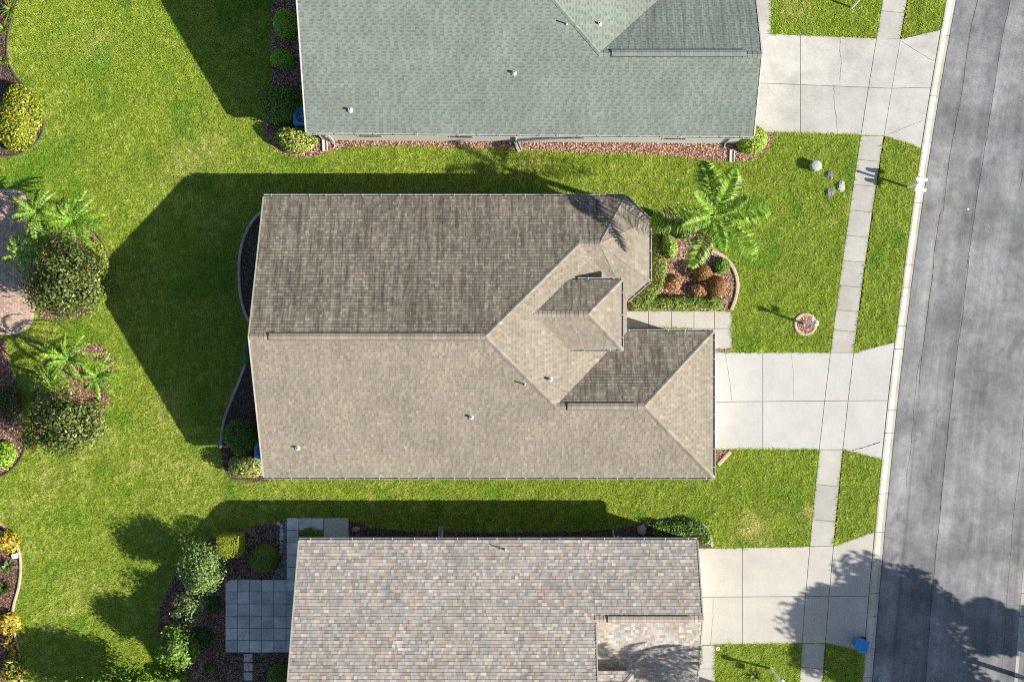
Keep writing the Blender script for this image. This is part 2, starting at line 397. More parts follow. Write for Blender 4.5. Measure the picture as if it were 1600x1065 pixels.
strip('lawn', 'green lawn around the three houses left of the street', 'lawn', lambda y: -9000, KERB_B, 0, 0, M['turf'])
strip('lawn', 'lawn across the street on the far side of the right kerb', 'lawn', KERB_RB, lambda y: 12000, 0, 0, M['turf'])
ROADZ = -.09
road = strip('road', 'grey worn asphalt street running down the right side', 'road', ROAD_L, ROAD_R, ROADZ, ROADZ, M['asphalt'], (0, 7.1), 5)

def kerb(name, label, fa, fb, flip):
    """rolled concrete kerb cut into segments; fa = gutter line, fb = back edge"""
    root = thing(name, label, 'kerb', g3(fa(500), 500, 0), kind='structure')
    y = -420.0; rr = random.Random(3)
    while y < 1500:
        L = rr.choice([95, 95, 96, 60, 36]) if 0 < y < 1065 else 95
        mb = MB(); n = 5; V = []; Fs = []
        for k in range(n):
            yy = y+.35+(L-.7)*k/(n-1); a = np.array(g(fa(yy), yy)); b = np.array(g(fb(yy), yy)); d = b-a
            for t, z in ((0, ROADZ-.06), (0, ROADZ+.006), (.30, ROADZ+.012), (.62, -.02), (.80, .018), (.97, .022), (1.0, .012), (1.0, -.12)):
                p = a+d*t; V.append((*p, z))
        for k in range(n-1):
            for j in range(7):
                q = [k*8+j, k*8+j+1, (k+1)*8+j+1, (k+1)*8+j]; Fs.append(q if flip else q[::-1])
        Fs += [list(range(8)), list(range((n-1)*8, n*8))]
        mk('kerb_segment', V, Fs, M['kerb'], root); y += L
    return root
kerb('kerb', 'rolled concrete kerb between the verge and the street', lambda y: cx(ROAD_L, y), lambda y: cx(KERB_B, y), True)
kerb('kerb', 'concrete kerb on the far right side of the street', ROAD_R, KERB_RB, False)
joint = strip('kerb_joint_soil', 'dark gutter joint along the foot of the left kerb', 'joint', lambda y: cx(ROAD_L, y)-.55, lambda y: cx(ROAD_L, y)+.25, ROADZ+.010, ROADZ+.010, M['black'])

# ------------------------------------------------------------------ concrete paving
def slab(parent, pts, mat, z1=.018, gap=.012, bev=.008, name='slab', world=False, z0=-.06):
    p = ccw(pts if world else gl(pts)); LAWN_HOLES.append(p)
    q = inset(p, gap); mb = MB(); mb.prism(q, z0, z1, bev); return mb.build(name, mat, parent)
def bedding(parent, pts, z=.006):
    """dark sand seen in the joints"""
    mb = MB(); mb.prism(ccw(gl(pts)), -.05, z); return mb.build('joint_sand', M['joint'], parent)
def crack(parent, pts, z, w=.012, seed=1):
    rr = random.Random(seed); P = [np.array(p, float) for p in gl(smooth_line(pts, 7))]; V = []; Fs = []
    for i, p in enumerate(P):
        t = P[min(i+1, len(P)-1)]-P[max(i-1, 0)]; t = t/np.linalg.norm(t); nn = np.array([-t[1], t[0]])
        p = p+nn*rr.uniform(-.012, .012); ww = w*rr.uniform(.35, 1.1)
        V += [(*(p+nn*ww), z), (*(p-nn*ww), z)]
    for i in range(len(P)-1): Fs.append([2*i, 2*i+1, 2*i+3, 2*i+2])
    return mk('crack', V, Fs, M['soil'], parent)
for k_, (off, y0_, y1_, w_) in enumerate(((33, -60, 330, .008), (30, 330, 600, .014), (27, 560, 760, .006), (84, -60, 420, .009), (85, 400, 800, .010), (84, 780, 1120, .009), (200, 500, 1100, .005), (150, 60, 300, .004), (64, 640, 740, .004))):
    rr_ = random.Random(40+k_); crack(road, [(cx(ROAD_L, q)+off+rr_.uniform(-1.6, 1.6), q) for q in np.linspace(y0_, y1_, 9)], ROADZ+.004, w_, 60+k_)
wl_ = lambda y: cx(WALK_L, y); wr_ = lambda y: cx(WALK_R, y); kb_ = lambda y: cx(KERB_B, y)-.6

walk = thing('sidewalk', 'pale concrete sidewalk of square slabs between lawn and verge', 'sidewalk', g3(1310, 450, 0), kind='structure')
runs = [[-420+37*i for i in range(11)]+[-13, 17, 61], [212, 249, 288, 328, 367.5, 406.5, 445.5, 483.5, 515, 550.5], [702, 756, 811, 853], [1004.5, 1041, 1080]+[1080+38*i for i in range(1, 12)]]
for run in runs:
    for a, b in zip(run[:-1], run[1:]):
        tl = 4.0 if a not in (212, 550.5, 702) else 0   # joints run square to the walk, so they drop a little to the right
        ta = 0 if a in (212, 702, 1004.5) else 3.5; tb = 0 if b in (61, 550.5, 853) else 3.5
        slab(walk, [(wl_(a), a), (wr_(a+ta), a+ta), (wr_(b+tb), b+tb), (wl_(b), b)], M['sidewalk'])

for a, b, lb in ((-420, 61, 'dark soil strip with painted grass shade by the sidewalk at the top'), (212, 550, 'dark soil strip with painted grass shade by the sidewalk beside the mailbox verge'), (702, 853, 'dark soil strip with painted grass shade by the sidewalk below the pale driveway'), (1004.5, 1500, 'dark soil strip with painted grass shade by the sidewalk at the bottom')):
    yy = np.linspace(a, b, 12); pl = [(wr_(q)+.1, q) for q in yy]+[(wr_(q)+2.4, q) for q in yy[::-1]]; LAWN_HOLES.append(ccw(gl(pl)))
    props(mk('soil_shade_edge', [(*q, .003) for q in ccw(gl(pl))], [[i, i+1, 22-i, 23-i] for i in range(11)], M['soil'], kind='structure'), lb, 'soil')  # bare soil groove, kept dark to double as the verge grass's shadow line
def driveway(name, label, x0, top, bot, mid, xj, apron_t, apron_b, mat, loc):
    """two rows of slabs from the garage to the kerb; top, bot, mid give y as functions of x"""
    d = thing(name, label, 'driveway', g3(*loc, 0), kind='structure')
    yT, yB, yM = top, bot, mid
    lft = lambda y: wl_(y); rgt = lambda y: wr_(y)
    for (ya, yb) in ((yT, yM), (yM, yB)):
        slab(d, [(x0, ya(x0)), (xj, ya(xj)), (xj, yb(xj)), (x0, yb(x0))], mat)
        a1 = ya(1300); b1 = yb(1300)
        slab(d, [(xj, ya(xj)), (lft(a1), ya(lft(a1))), (lft(b1), yb(lft(b1))), (xj, yb(xj))], mat)
        slab(d, [(lft(a1), ya(lft(a1))), (rgt(a1), ya(rgt(a1))), (rgt(b1), yb(rgt(b1))), (lft(b1), yb(lft(b1)))], mat)
    a1 = yT(1350); m1 = yM(1350); b1 = yB(1350)
    slab(d, [(rgt(a1), yT(rgt(a1))), (kb_(apron_t), apron_t), (kb_((apron_t+m1)/2), (apron_t+m1)/2), (kb_(m1), m1), (rgt(m1), yM(rgt(m1)))], mat)
    slab(d, [(rgt(m1), yM(rgt(m1))), (kb_(m1), m1), (kb_((m1+apron_b)/2), (m1+apron_b)/2), (kb_(apron_b), apron_b), (rgt(b1), yB(rgt(b1)))], mat)
    bedding(d, [(x0, yT(x0)+.3), (rgt(a1), yT(rgt(a1))+.3), (kb_(apron_t), apron_t+.4), (kb_(m1), m1), (kb_(apron_b), apron_b-.4), (rgt(b1), yB(rgt(b1))-.3), (x0, yB(x0)-.3)])
    return d
lin = lambda p, q: (lambda x: p[1]+(q[1]-p[1])*(x-p[0])/(q[0]-p[0]))
d1 = driveway('driveway', 'weathered driveway with cracks beside the grey-green house', 1160, lin((1200, 53), (1405, 61)), lin((1200, 207), (1382, 212.5)), lin((1190, 130), (1440, 140)), 1250.5, 46.5, 232, M['concrete_a'], (1300, 130))
crack(d1, [(1313, 58), (1312, 80), (1314, 95), (1313, 112), (1312, 132)], .0195, .011, 4)
crack(d1, [(1303, 134), (1303, 152), (1304, 170), (1307, 186), (1308, 210)], .0195, .011, 5)
crack(d1, [(1409, 65), (1432, 80), (1457, 95)], .0195, .010, 6); crack(d1, [(1384, 211), (1410, 201), (1440, 189)], .0195, .010, 7)
d2 = driveway('driveway', 'clean pale driveway in front of the tan-roofed middle house', 1080, lin((1117, 550), (1333, 550.5)), lin((1117, 702), (1317, 702)), lin((1117, 627.5), (1385, 625)), 1191.5, 534, 717.5, M['concrete_b'], (1250, 625))
crack(d2, [(1331, 703), (1350, 698), (1375, 690)], .0195, .022, 8); crack(d2, [(1133, 552), (1136, 570), (1141, 600), (1143, 626)], .0195, .008, 9)
crack(d2, [(1236, 552), (1239, 580), (1240, 605), (1240, 625)], .0195, .005, 10)
d3 = driveway('driveway', 'cream driveway under tree shade by the brown-roofed house', 1050, lin((1090, 856), (1303, 852.5)), lin((1090, 1007), (1290, 1004)), lin((1090, 932), (1355, 930.5)), 1160, 829, 1018, M['concrete_c'], (1200, 930))
crack(d3, [(1114, 935), (1114, 960), (1112, 985), (1110, 1006)], .0195, .008, 11)
# strip of concrete beside the first garage and walk below the third driveway
sw = thing('garage_walk', 'narrow concrete strip above the weathered driveway', 'walkway', g3(1196, 25, 0), kind='structure')
for a, b in ((-90, -25), (-25, 53.5)): slab(sw, [(1172, a), (1205, a), (1205, b), (1172, b-.6)], M['concrete_a'])
sw = thing('garage_walk', 'narrow concrete walk below the cream driveway beside the brown-roofed house', 'walkway', g3(1100, 1030, 0), kind='structure')
for a, b in ((1007.5, 1044), (1044, 1085), (1085, 1130)): slab(sw, [(1082, a), (1117, a-.5), (1117, b), (1082, b)], M['concrete_c'])
# entry walk of the middle house
ew = thing('entry_walk', 'pale slab walkway from the front door to the driveway', 'walkway', g3(1080, 500, 0), kind='structure')
xs = [905, 941, 977, 1013, 1049, 1084, 1116, 1143.5]
for a, b in zip(xs[:-1], xs[1:]): slab(ew, [(a, 485.5), (b, 485.5), (b, 513), (a, 513)], M['concrete_c'])
slab(ew, [(1080, 513), (1116, 513), (1116, 549), (1080, 549)], M['concrete_c']); slab(ew, [(1116, 513), (1143.5, 513), (1143.5, 549), (1116, 549)], M['concrete_c'])
bedding(ew, [(906, 486), (1143, 486), (1143, 548.5), (1081, 548.5), (1081, 512), (906, 512)])

# back patio of the third house: square pavers, one by one
pt = thing('paver_patio', 'patio and path of square grey pavers behind the brown-roofed house', 'patio', g3(405, 960, 0), kind='structure')
x0, y0, s = 352.5, 904.5, 18.95
for i in range(7):
    for j in range(6):
        p = [(x0+i*s, y0+j*s), (x0+(i+1)*s, y0+j*s), (x0+(i+1)*s, y0+(j+1)*s), (x0+i*s, y0+(j+1)*s)]
        if i == 0 and j == 0: p = [(x0+8, y0), (x0+s, y0), (x0+s, y0+s), (x0, y0+s), (x0, y0+6)]
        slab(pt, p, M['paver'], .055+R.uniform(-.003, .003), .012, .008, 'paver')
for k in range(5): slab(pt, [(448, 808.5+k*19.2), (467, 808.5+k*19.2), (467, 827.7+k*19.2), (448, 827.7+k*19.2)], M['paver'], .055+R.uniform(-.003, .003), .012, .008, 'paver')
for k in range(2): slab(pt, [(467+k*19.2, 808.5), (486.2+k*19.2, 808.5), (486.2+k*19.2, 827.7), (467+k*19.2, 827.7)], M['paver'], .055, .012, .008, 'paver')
slab(pt, [(505.8, 808.5), (545, 808.5), (545, 842), (505.8, 842)], M['block'], .07, .012, .008, 'concrete_pad')
bedding(pt, [(353, 911), (360, 905), (448.5, 905), (448.5, 809), (544, 809), (544, 841), (506, 841), (506, 827), (467, 827), (467, 905), (484, 905), (484, 1018), (353, 1018)], .038)
for k in range(3):
    p = [(381.2+R.uniform(-.6, .6), 1020.5+k*14.5), (394.8, 1020.5+k*14.5), (394.8+R.uniform(-.6, .6), 1032.8+k*14.5), (381.2, 1033+k*14.5)]
    mb = MB(); mb.prism(ccw(gl(p)), -.03, .035, .008)
    props(mb.build('stepping_stone', M['block']), ['square stepping stone touching the grey patio edge', 'middle square stepping stone below the grey patio', 'square stepping stone farthest from the grey patio'][k], 'stepping stone', 'stepping stones below the patio')

# round-ended clay paver patio at the left edge: herringbone bricks (too small to pick apart)
LP = smooth_line([(-60, 298), (0, 296), (25, 297), (38, 303), (46, 325), (52, 360), (56, 400), (57, 450), (55, 487), (49, 507), (35, 519), (12, 523), (-60, 523)], 4)
lpw = ccw(gl(LP)); LAWN_HOLES.append(lpw)
lp = thing('brick_patio', 'herringbone clay brick patio with rounded corners at left edge', 'patio', g3(20, 410, 0), kind='structure')
mb = MB(); mb.prism(lpw, -.05, .02); mb.build('joint_sand', M['soil'], lp)
hp_in = inset(lpw, .16); mb = MB(); a_, b_ = .20, .10; ca, sa = math.cos(.785), math.sin(.785)
X = []; 
for i in range(-70, 70):
    for j in range(-70, 70):
        if (i-j) % 4 == 0: X.append((i*b_, j*b_, a_, b_))
        if (i-j) % 4 == 3: X.append((i*b_, j*b_, b_, a_))
cpx, cpy = g(20, 410)
xs_ = np.array([cpx+(x+w/2)*ca-(y+h/2)*sa for x, y, w, h in X]); ys_ = np.array([cpy+(x+w/2)*sa+(y+h/2)*ca for x, y, w, h in X])
ok = inside(hp_in, xs_, ys_)
for (x, y, w, h), k, qx, qy in zip(X, ok, xs_, ys_):
    if not k: continue
    c = R.choice([(.42, .30, .23), (.48, .36, .28), (.36, .25, .20), (.45, .34, .29), (.30, .22, .18)])
    mb.obox((qx, qy), w/2-.006, h/2-.006, .0, .04+R.uniform(-.003, .003), .785, c)
mb.build('bricks', M['red_paver'], lp, kind='stuff')
mb = MB(); n = len(lpw); inn = inset(lpw, .16)
for i in range(n):
    L = math.dist(lpw[i], lpw[(i+1) % n]); m_ = max(1, round(L/.11))
    for k in range(m_):
        q = [tuple(np.array(lpw[i])+(np.array(lpw[(i+1) % n])-np.array(lpw[i]))*(k+e)/m_) for e in (.04, .96)]
        r_ = [tuple(np.array(inn[i])+(np.array(inn[(i+1) % n])-np.array(inn[i]))*(k+e)/m_) for e in (.96, .04)]
        mb.prism(q+r_, 0, .045, 0, R.choice([(.50, .38, .32), (.46, .35, .30), (.54, .43, .37)]))
mb.build('border_bricks', M['red_paver'], lp, kind='stuff')

# ------------------------------------------------------------------ planting beds, mulch, edging
RED = [(.36, .20, .145), (.42, .25, .19), (.28, .14, .10), (.48, .32, .26), (.20, .10, .075), (.50, .37, .30)]
DARK = [(.10, .07, .055), (.14, .10, .08), (.07, .05, .04), (.19, .14, .115), (.24, .19, .16)]
BROWN = [(.24, .15, .11), (.30, .20, .15), (.17, .10, .075), (.36, .26, .21), (.12, .075, .055)]
def scatter_chips(poly, n, pal, size, zb, seed, amp=.02):
    r = np.random.default_rng(seed); p = np.asarray(poly); mn, mx = p.min(0), p.max(0)
    x = r.uniform(mn[0], mx[0], n); y = r.uniform(mn[1], mx[1], n); ok = inside(poly, x, y); x, y = x[ok], y[ok]; n = len(x)
    a = r.uniform(0, 6.283, n); l = size*r.uniform(.5, 1.3, n); w = l*r.uniform(.25, .5, n); t = r.uniform(-.5, .5, n); z = zb+r.uniform(.004, amp, n)
    c, s = np.cos(a), np.sin(a); V = np.empty((n, 4, 3))
    for k, (u, v) in enumerate(((-1, -1), (1, -1), (1, 1), (-1, 1))):
        V[:, k, 0] = x+u*l/2*c-v*w/2*s; V[:, k, 1] = y+u*l/2*s+v*w/2*c; V[:, k, 2] = z+u*l/2*np.sin(t)+v*w*.25*r.uniform(-1, 1, n)
    col = np.array(pal)[r.integers(0, len(pal), n)]*r.uniform(.75, 1.2, (n, 1))
    return V.reshape(-1, 3), np.arange(n*4).reshape(-1, 4), col
def bed(label, pts, mat, pal, dens=330, size=.075, sm=True, name='mulch_bed', seed=1):
    p = ccw(gl(smooth_line(pts+[pts[0]], 5)[:-1] if sm else pts)); LAWN_HOLES.append(p)
    o = mk(name, [(x, y, .014) for x, y in p], [list(range(len(p)))], M[mat], kind='structure'); props(o, label, 'mulch bed')
    mn, mx = np.min(p, 0), np.max(p, 0)
    V, Fs, c = scatter_chips(p, int(dens*(mx-mn).prod()), pal, size, .014, seed)
    mk('mulch_chips', V, Fs, M['chip'], o, cols=c, kind='stuff'); return o
def edging(label, pts, w=.13, h=.10, mat='edging', seg=.9, closed=False):
    """poured kerb edging laid in short lengths"""
    P = [np.array(q) for q in gl(smooth_line(pts, 6))]; root = thing('bed_edging', label, 'edging', (*P[0], 0))
    acc = []; last = P[0]; d = 0; chunks = []; cur = [P[0]]
    for q in P[1:]:
        d += np.linalg.norm(q-last); cur.append(q); last = q
        if d > seg: chunks.append(cur); cur = [q]; d = 0
    if len(cur) > 1: chunks.append(cur)
    for ch in chunks:
        V = []; Fs = []; n = len(ch)
        for i, q in enumerate(ch):
            t = ch[min(i+1, n-1)]-ch[max(i-1, 0)]; t = t/np.linalg.norm(t); nn = np.array([-t[1], t[0]])
            e = (.006 if i == 0 else -.006 if i == n-1 else 0); q = q+t*e
            for k, z in ((-.5, -.04), (-.5, h*.7), (-.3, h), (.3, h), (.5, h*.7), (.5, -.04)): V.append((*(q+nn*w*k), z))
        for i in range(n-1):
            for j in range(5): Fs.append([i*6+j, (i+1)*6+j, (i+1)*6+j+1, i*6+j+1][::-1])
        Fs += [list(range(5, -1, -1)), list(range((n-1)*6, n*6))]
        mk('edging_block', V, Fs, M[mat], root)
    return root

B_GREEN = [(424, -40), (424, 60), (425, 120), (416, 160), (410, 190), (414, 215), (432, 236), (455, 245), (485, 248), (505, 241), (530, 233), (560, 230), (620, 229), (700, 231), (800, 234), (880, 238), (960, 241), (1040, 244), (1090, 249), (1140, 254), (1175, 252), (1195, 240), (1206, 224), (1212, 209), (1165, 208.5), (1165, 195), (600, 195), (500, 195), (500, -40)]
bed('red bark mulch bed wrapping the grey-green house', B_GREEN, 'bed_red', RED, 420, .09, False, seed=2)
UP = [(410, 330), (395, 345), (382, 370), (375, 400), (374, 430), (376, 460), (382, 485), (390, 503)]
bed('dark mulch bed in an arc behind the tan house', UP+[(450, 503), (450, 330)], 'bed_dark', DARK, 420, .06, False, seed=3)
edging('curved pinkish edging behind the upper half of the tan house', UP, .14, .09, 'edging_grey')
LO = [(386, 563), (376, 590), (363, 622), (353, 648), (347, 675), (345, 700)]
bed('dark mulch bed behind the lower half of the tan house', LO+[(347, 728), (360, 748), (395, 754), (425, 750), (450, 745), (450, 563)], 'bed_dark', [(.2, .13, .11), (.14, .09, .075), (.26, .18, .16), (.1, .07, .06)], 420, .06, False, seed=4)
edging('slanting pinkish edging behind the lower half of the tan house', LO, .14, .09, 'edging_grey')
FRONT = [(1012, 332), (1045, 330), (1075, 338), (1100, 356), (1108, 380), (1114, 393), (1128, 400), (1141, 412), (1150, 428), (1152.5, 445), (1149, 465), (1143, 484.5), (1000, 484.5), (950, 484.5), (950, 440), (985, 400), (985, 340)]
bed('red mulch bed with round shrubs in front of the tan house', FRONT, 'bed_red', RED, 420, .085, False, seed=5)
edging('curved pink edging of the front bed near the palm', [(1112, 392), (1127, 399), (1140, 411), (1149, 428), (1152, 446), (1149, 465), (1142, 484)], .19, .10, 'edging')
bed('tiny mulch patch at the lower corner of the pale driveway', [(1095, 703.5), (1141, 703.5), (1121, 727), (1095, 735)], 'bed_red', RED, 420, .08, False, seed=6)
edging('short straight cream edging at the driveway corner', [(1121.5, 726), (1131, 715.5), (1141, 705)], .20, .10, 'edging', 2)
GARDEN = [(440, 812), (405, 820), (372, 826), (350, 831), (330, 840), (300, 865), (276, 890), (262, 920), (250, 950), (246, 985), (250, 1010), (262, 1035), (285, 1062), (310, 1110), (475, 1110), (475, 812)]
bed('brown mulch garden behind the brown-roofed house', GARDEN, 'bed_dark', BROWN, 330, .085, False, seed=7)
bed('narrow dark mulch strip along the brown-roofed house wall', [(545.5, 812), (560, 815), (580, 823), (620, 828), (700, 829.5), (780, 830), (900, 829), (960, 826), (1000, 817), (1040, 811), (1080, 812), (1100, 822), (1110, 838), (1112, 855), (1090, 856), (1050, 870), (545.5, 870)], 'bed_dark', [(.16, .10, .08), (.11, .08, .065), (.22, .15, .12)], 330, .08, False, seed=8)
bed('red mulch bed of palms beside the brick patio', [(60, 356), (100, 348), (134, 354), (154, 370), (167, 395), (175, 425), (172, 460), (152, 484), (122, 496), (62, 498), (60, 470), (60, 400)], 'bed_red', RED, 330, .08, False, seed=9)
edging('dark edging round the palm bed beside the brick patio', [(100, 348), (134, 354), (154, 370), (167, 395), (175, 425), (172, 460), (152, 484), (122, 496)], .10, .08, 'edging_dark')
bed('red mulch island with palms left of the tan house shadow', [(108, 548), (130, 540), (152, 537), (168, 547), (178, 570), (174, 600), (168, 635), (135, 670), (95, 690), (55, 680), (50, 640), (62, 595)], 'bed_red', RED, 330, .08, True, seed=10)
LB = [(-60, 528), (8, 528), (14, 560), (24, 590), (34, 630), (40, 668), (39, 700), (27, 724), (5, 742), (-60, 752)]
bed('mulch bed with a leafy plant at the left edge below the patio', LB, 'bed_red', BROWN+RED, 330, .08, False, seed=11)
edging('dark edging of the bed at the left edge below the patio', [(40, 668), (39, 700), (27, 724), (5, 742), (-30, 750)], .10, .08, 'edging_dark')
TB = [(32, -50), (30, 0), (20, 25), (12, 60), (12, 90), (23, 118), (45, 140), (60, 165), (68, 190), (63, 215), (45, 233), (20, 243), (-60, 245), (-60, -50)]
bed('dark mulch bed round the clipped yellow shrub at top left', TB, 'bed_dark', DARK+[(.3, .2, .15)], 330, .06, False, seed=12)
edging('dark curved edging of the top left bed', [(20, 25), (12, 60), (12, 90), (23, 118), (45, 140), (60, 165), (68, 190), (63, 215), (45, 233), (20, 243), (-30, 246)], .10, .06, 'edging_dark')
BB = [(-60, 812), (-10, 814), (5, 822), (20, 838), (30, 860), (33, 885), (30, 915), (22, 945), (20, 970), (26, 1000), (33, 1040), (33, 1120), (-60, 1120)]
bed('mulch bed of yellow crotons at the bottom left corner', BB, 'bed_red', BROWN, 330, .08, False, seed=13)
edging('curved terracotta edging round the croton bed at bottom left', [(-10, 814), (5, 822), (20, 838), (30, 860), (33, 885), (30, 915), (22, 945), (20, 970), (26, 1000), (33, 1040), (34, 1080)], .13, .10, 'edging')
# ring planter in the front lawn
rc = g(1258, 506.5); rp = [(rc[0]+.60*math.cos(t*math.pi/16), rc[1]+.60*math.sin(t*math.pi/16)) for t in range(32)]; LAWN_HOLES.append(rp)
ring = thing('ring_planter', 'round concrete ring filled with red mulch around the lamp post', 'planter', (*rc, 0))
for k in range(4):
    V = []; Fs = []
    for i in range(9):
        t = (k*8+i)*math.pi/16+(.012 if i == 0 else -.012 if i == 8 else 0)
        for r_, z in ((.44, -.03), (.44, .06), (.48, .08), (.55, .08), (.59, .05), (.59, -.03)): V.append((rc[0]+r_*math.cos(t), rc[1]+r_*math.sin(t), z))
    for i in range(8):
        for j in range(5): Fs.append([i*6+j, (i+1)*6+j, (i+1)*6+j+1, i*6+j+1][::-1])
    Fs += [list(range(5, -1, -1)), list(range(48, 54))]
    mk('ring_segment', V, Fs, M['edging'], ring)
inn = [(rc[0]+.45*math.cos(t*math.pi/16), rc[1]+.45*math.sin(t*math.pi/16)) for t in range(32)]
mk('mulch_fill', [(x, y, .03) for x, y in inn], [list(range(32))], M['bed_red'], ring)
V, Fs, c = scatter_chips(inn, 600, RED, .08, .03, 14); mk('mulch_chips', V, Fs, M['chip'], ring, cols=c, kind='stuff')

# ------------------------------------------------------------------ houses
P5 = .417
def plane_uv(p3):
    p = [Vector(q) for q in p3]; n = Vector((0, 0, 0))
    for i in range(len(p)): n += p[i].cross(p[(i+1) % len(p)])
    n.normalize()
    if n.z < 0: n = -n
    v = (Vector((0, 0, 1))-n*n.z).normalized(); u = v.cross(n).normalized()
    return n, u, v
def shingles(mb, polys, ref, expo, wid, colf, seed, lift=.014, extra=.004, band=0, alt=False):
    """overlapping shingle tabs on one roof plane; polys: convex 3d polygons lying in it, ref: its eave corner"""
    rr = random.Random(seed); n, u, v = plane_uv(polys[0]); O = Vector(ref)
    P2 = [[((Vector(q)-O).dot(u), (Vector(q)-O).dot(v)) for q in p] for p in polys]; HP = [half_planes(p) for p in P2]
    us = [q[0] for p in P2 for q in p]; vs = [q[1] for p in P2 for q in p]
    v0 = min(vs); row = 0; raised = False
    while v0 < max(vs):
        v1 = v0+expo; x = min(us)-rr.uniform(0, .3)
        spans = []
        for p in P2:     # u-range of each piece over this course
            c = clip(p, [(0, 1, -v0), (0, -1, v1)])
            if c: spans.append((min(q[0] for q in c), max(q[0] for q in c)))
        if spans:
            lo, hi = min(s[0] for s in spans), max(s[1] for s in spans)
            while x < hi:
                w = wid(rr); raised = (not raised if rr.random() < .93 else raised) if alt else rr.random() < .5; col = colf(rr, row, raised)
                if x+w > lo:
                    up = extra if raised else 0
                    rects = [([(x, v0), (x+w, v0), (x+w, v1+.01), (x, v1+.01)], col)]
                    if band and not raised:  # lower half of low tabs darkened: shadow band painted into the tab colour
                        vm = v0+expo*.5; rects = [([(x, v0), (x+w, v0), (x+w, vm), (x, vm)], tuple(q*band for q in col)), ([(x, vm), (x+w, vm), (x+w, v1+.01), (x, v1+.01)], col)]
                    for rect, col_ in rects:
                      for hp in HP:
                          if all(a*q[0]+b*q[1]+c >= 0 for a, b, c in hp for q in rect): poly = rect
                          else: poly = clip(rect, hp)
                          if not poly or abs(area2(poly)) < 2e-4: continue
                          m_ = len(poly)
                          top = [O+u*a+v*b+n*(lift*(1-(b-v0)/expo)+up+.004) for a, b in poly]
                          n0 = len(mb.v); mb.v.extend([tuple(t) for t in top]); mb.f.append(list(range(n0, n0+m_))); mb.c.append(col_)
                          for i in range(m_):
                              (a0, b0), (a1, b1) = poly[i], poly[(i+1) % m_]
                              if abs(b0-v0) < 1e-5 and abs(b1-v0) < 1e-5 or (raised and abs(a0-a1) < 1e-5):
                                  k = len(mb.v); mb.v.extend([tuple(O+u*a0+v*b0), tuple(O+u*a1+v*b1)])
                                  mb.f.append([k, k+1, n0+(i+1) % m_, n0+i]); mb.c.append(tuple(q*.55 for q in col_))
                x += w
        v0 = v1; row += 1
def ridge_caps(mb, a, b, n1, n2, cols, seed, w=.15, step=.2, lift=.034):
    """cap shingles folded over a hip or ridge from a up to b; n1, n2: horizontal directions down each side with their fall per metre"""
    rr = random.Random(seed); a, b = Vector(a), Vector(b); L = (b-a).length; t = (b-a)/L; m_ = max(1, int(L/step))
    for k in range(m_):
        p = a+t*(L*k/m_); q = a+t*(L*(k+1.15)/m_); c = rr.choice(cols); f = .60*rr.uniform(.85, 1.1); c = tuple(x*f for x in c)
        l0, l1 = Vector((0, 0, lift+.012)), Vector((0, 0, lift))
        V = [p+l0, q+l1, q+l1*.6+n1*w, p+l0*.75+n1*w, q+l1*.6+n2*w, p+l0*.75+n2*w, p+n1*w, p+n2*w]
        mb.add(V, [[0, 1, 2, 3][::-1], [0, 5, 4, 1][::-1], [0, 3, 6], [0, 7, 5]], c)
def dn(x, y, s=P5):
    """unit horizontal direction with its drop"""
    l = math.hypot(x, y); return Vector((x/l, y/l, -s))
def hanger_mesh():
    mb = MB(); mb.box((-.012, -.075, -.012), (.012, .075, .004)); mb.box((-.02, -.02, .002), (.02, .02, .012))
    return mesh_data('gutter_hanger', mb.v, mb.f, M['gutter_white'])
HANG = hanger_mesh()
def gutter(house, a, b, out, z, seed, spacing=.85, mat='gutter_white'):
    """open trough from a to b (xy), on the side out (unit xy); top rim at height z"""
    a, b, out = np.array(a, float), np.array(b, float), np.array(out, float)
    prof = [(-.005, .0), (.0, -.10), (.02, -.115), (.085, -.115), (.115, -.05), (.12, .0), (.105, .008), (.105, -.008), (.098, -.045), (.075, -.10), (.02, -.10), (.008, -.01)]
    V = []; n = len(prof)
    for p in (a, b):
        for o_, h in prof: V.append((*(p+out*o_), z+h))
    Fs = [[i, (i+1) % n, n+(i+1) % n, n+i] for i in range(n)]+[list(range(n))[::-1], list(range(n, 2*n))]
    gt = mk('gutter', V, Fs, M[mat], house)
    L = np.linalg.norm(b-a); t = (b-a)/L; nn = max(2, int(L/spacing)); rr = random.Random(seed); ang = math.atan2(out[1], out[0])-math.pi/2
    for k in range(nn):
        p = a+t*(L*(k+.5)/nn+rr.uniform(-.08, .08)); place('gutter_hanger', HANG, (*(p+out*.055), z+.006), ang, gt)
    return gt
def wall_shell(house, foot, z0, z1, mat):
    mb = MB(); mb.prism(ccw(foot), z0, z1); return mb.build('wall', mat, house)
def wall_panel(house, name, cen, w, h, z0, out, mat, proud=.03):
    """a window or door set on a wall: frame as the part, pane as its sub-part"""
    out = np.array(out, float); t = np.array([-out[1], out[0]]); c = np.array(cen, float); ang = math.atan2(t[1], t[0])
    mb = MB()
    for s in (-1, 1): mb.obox(tuple(c+t*s*(w/2-.03)+out*proud/2), .03, proud/2+.012, z0, z0+h, ang)
    mb.obox(tuple(c+out*proud/2), w/2-.06, proud/2+.012, z0, z0+.06, ang); mb.obox(tuple(c+out*proud/2), w/2-.06, proud/2+.012, z0+h-.06, z0+h, ang)
    fr = mb.build(name, M['white_trim'], house)
    mb = MB(); mb.obox(tuple(c+out*.008), w/2-.06, .008, z0+.06, z0+h-.06, ang); mb.build('pane' if mat == 'glass' else 'door_leaf', M[mat], fr)
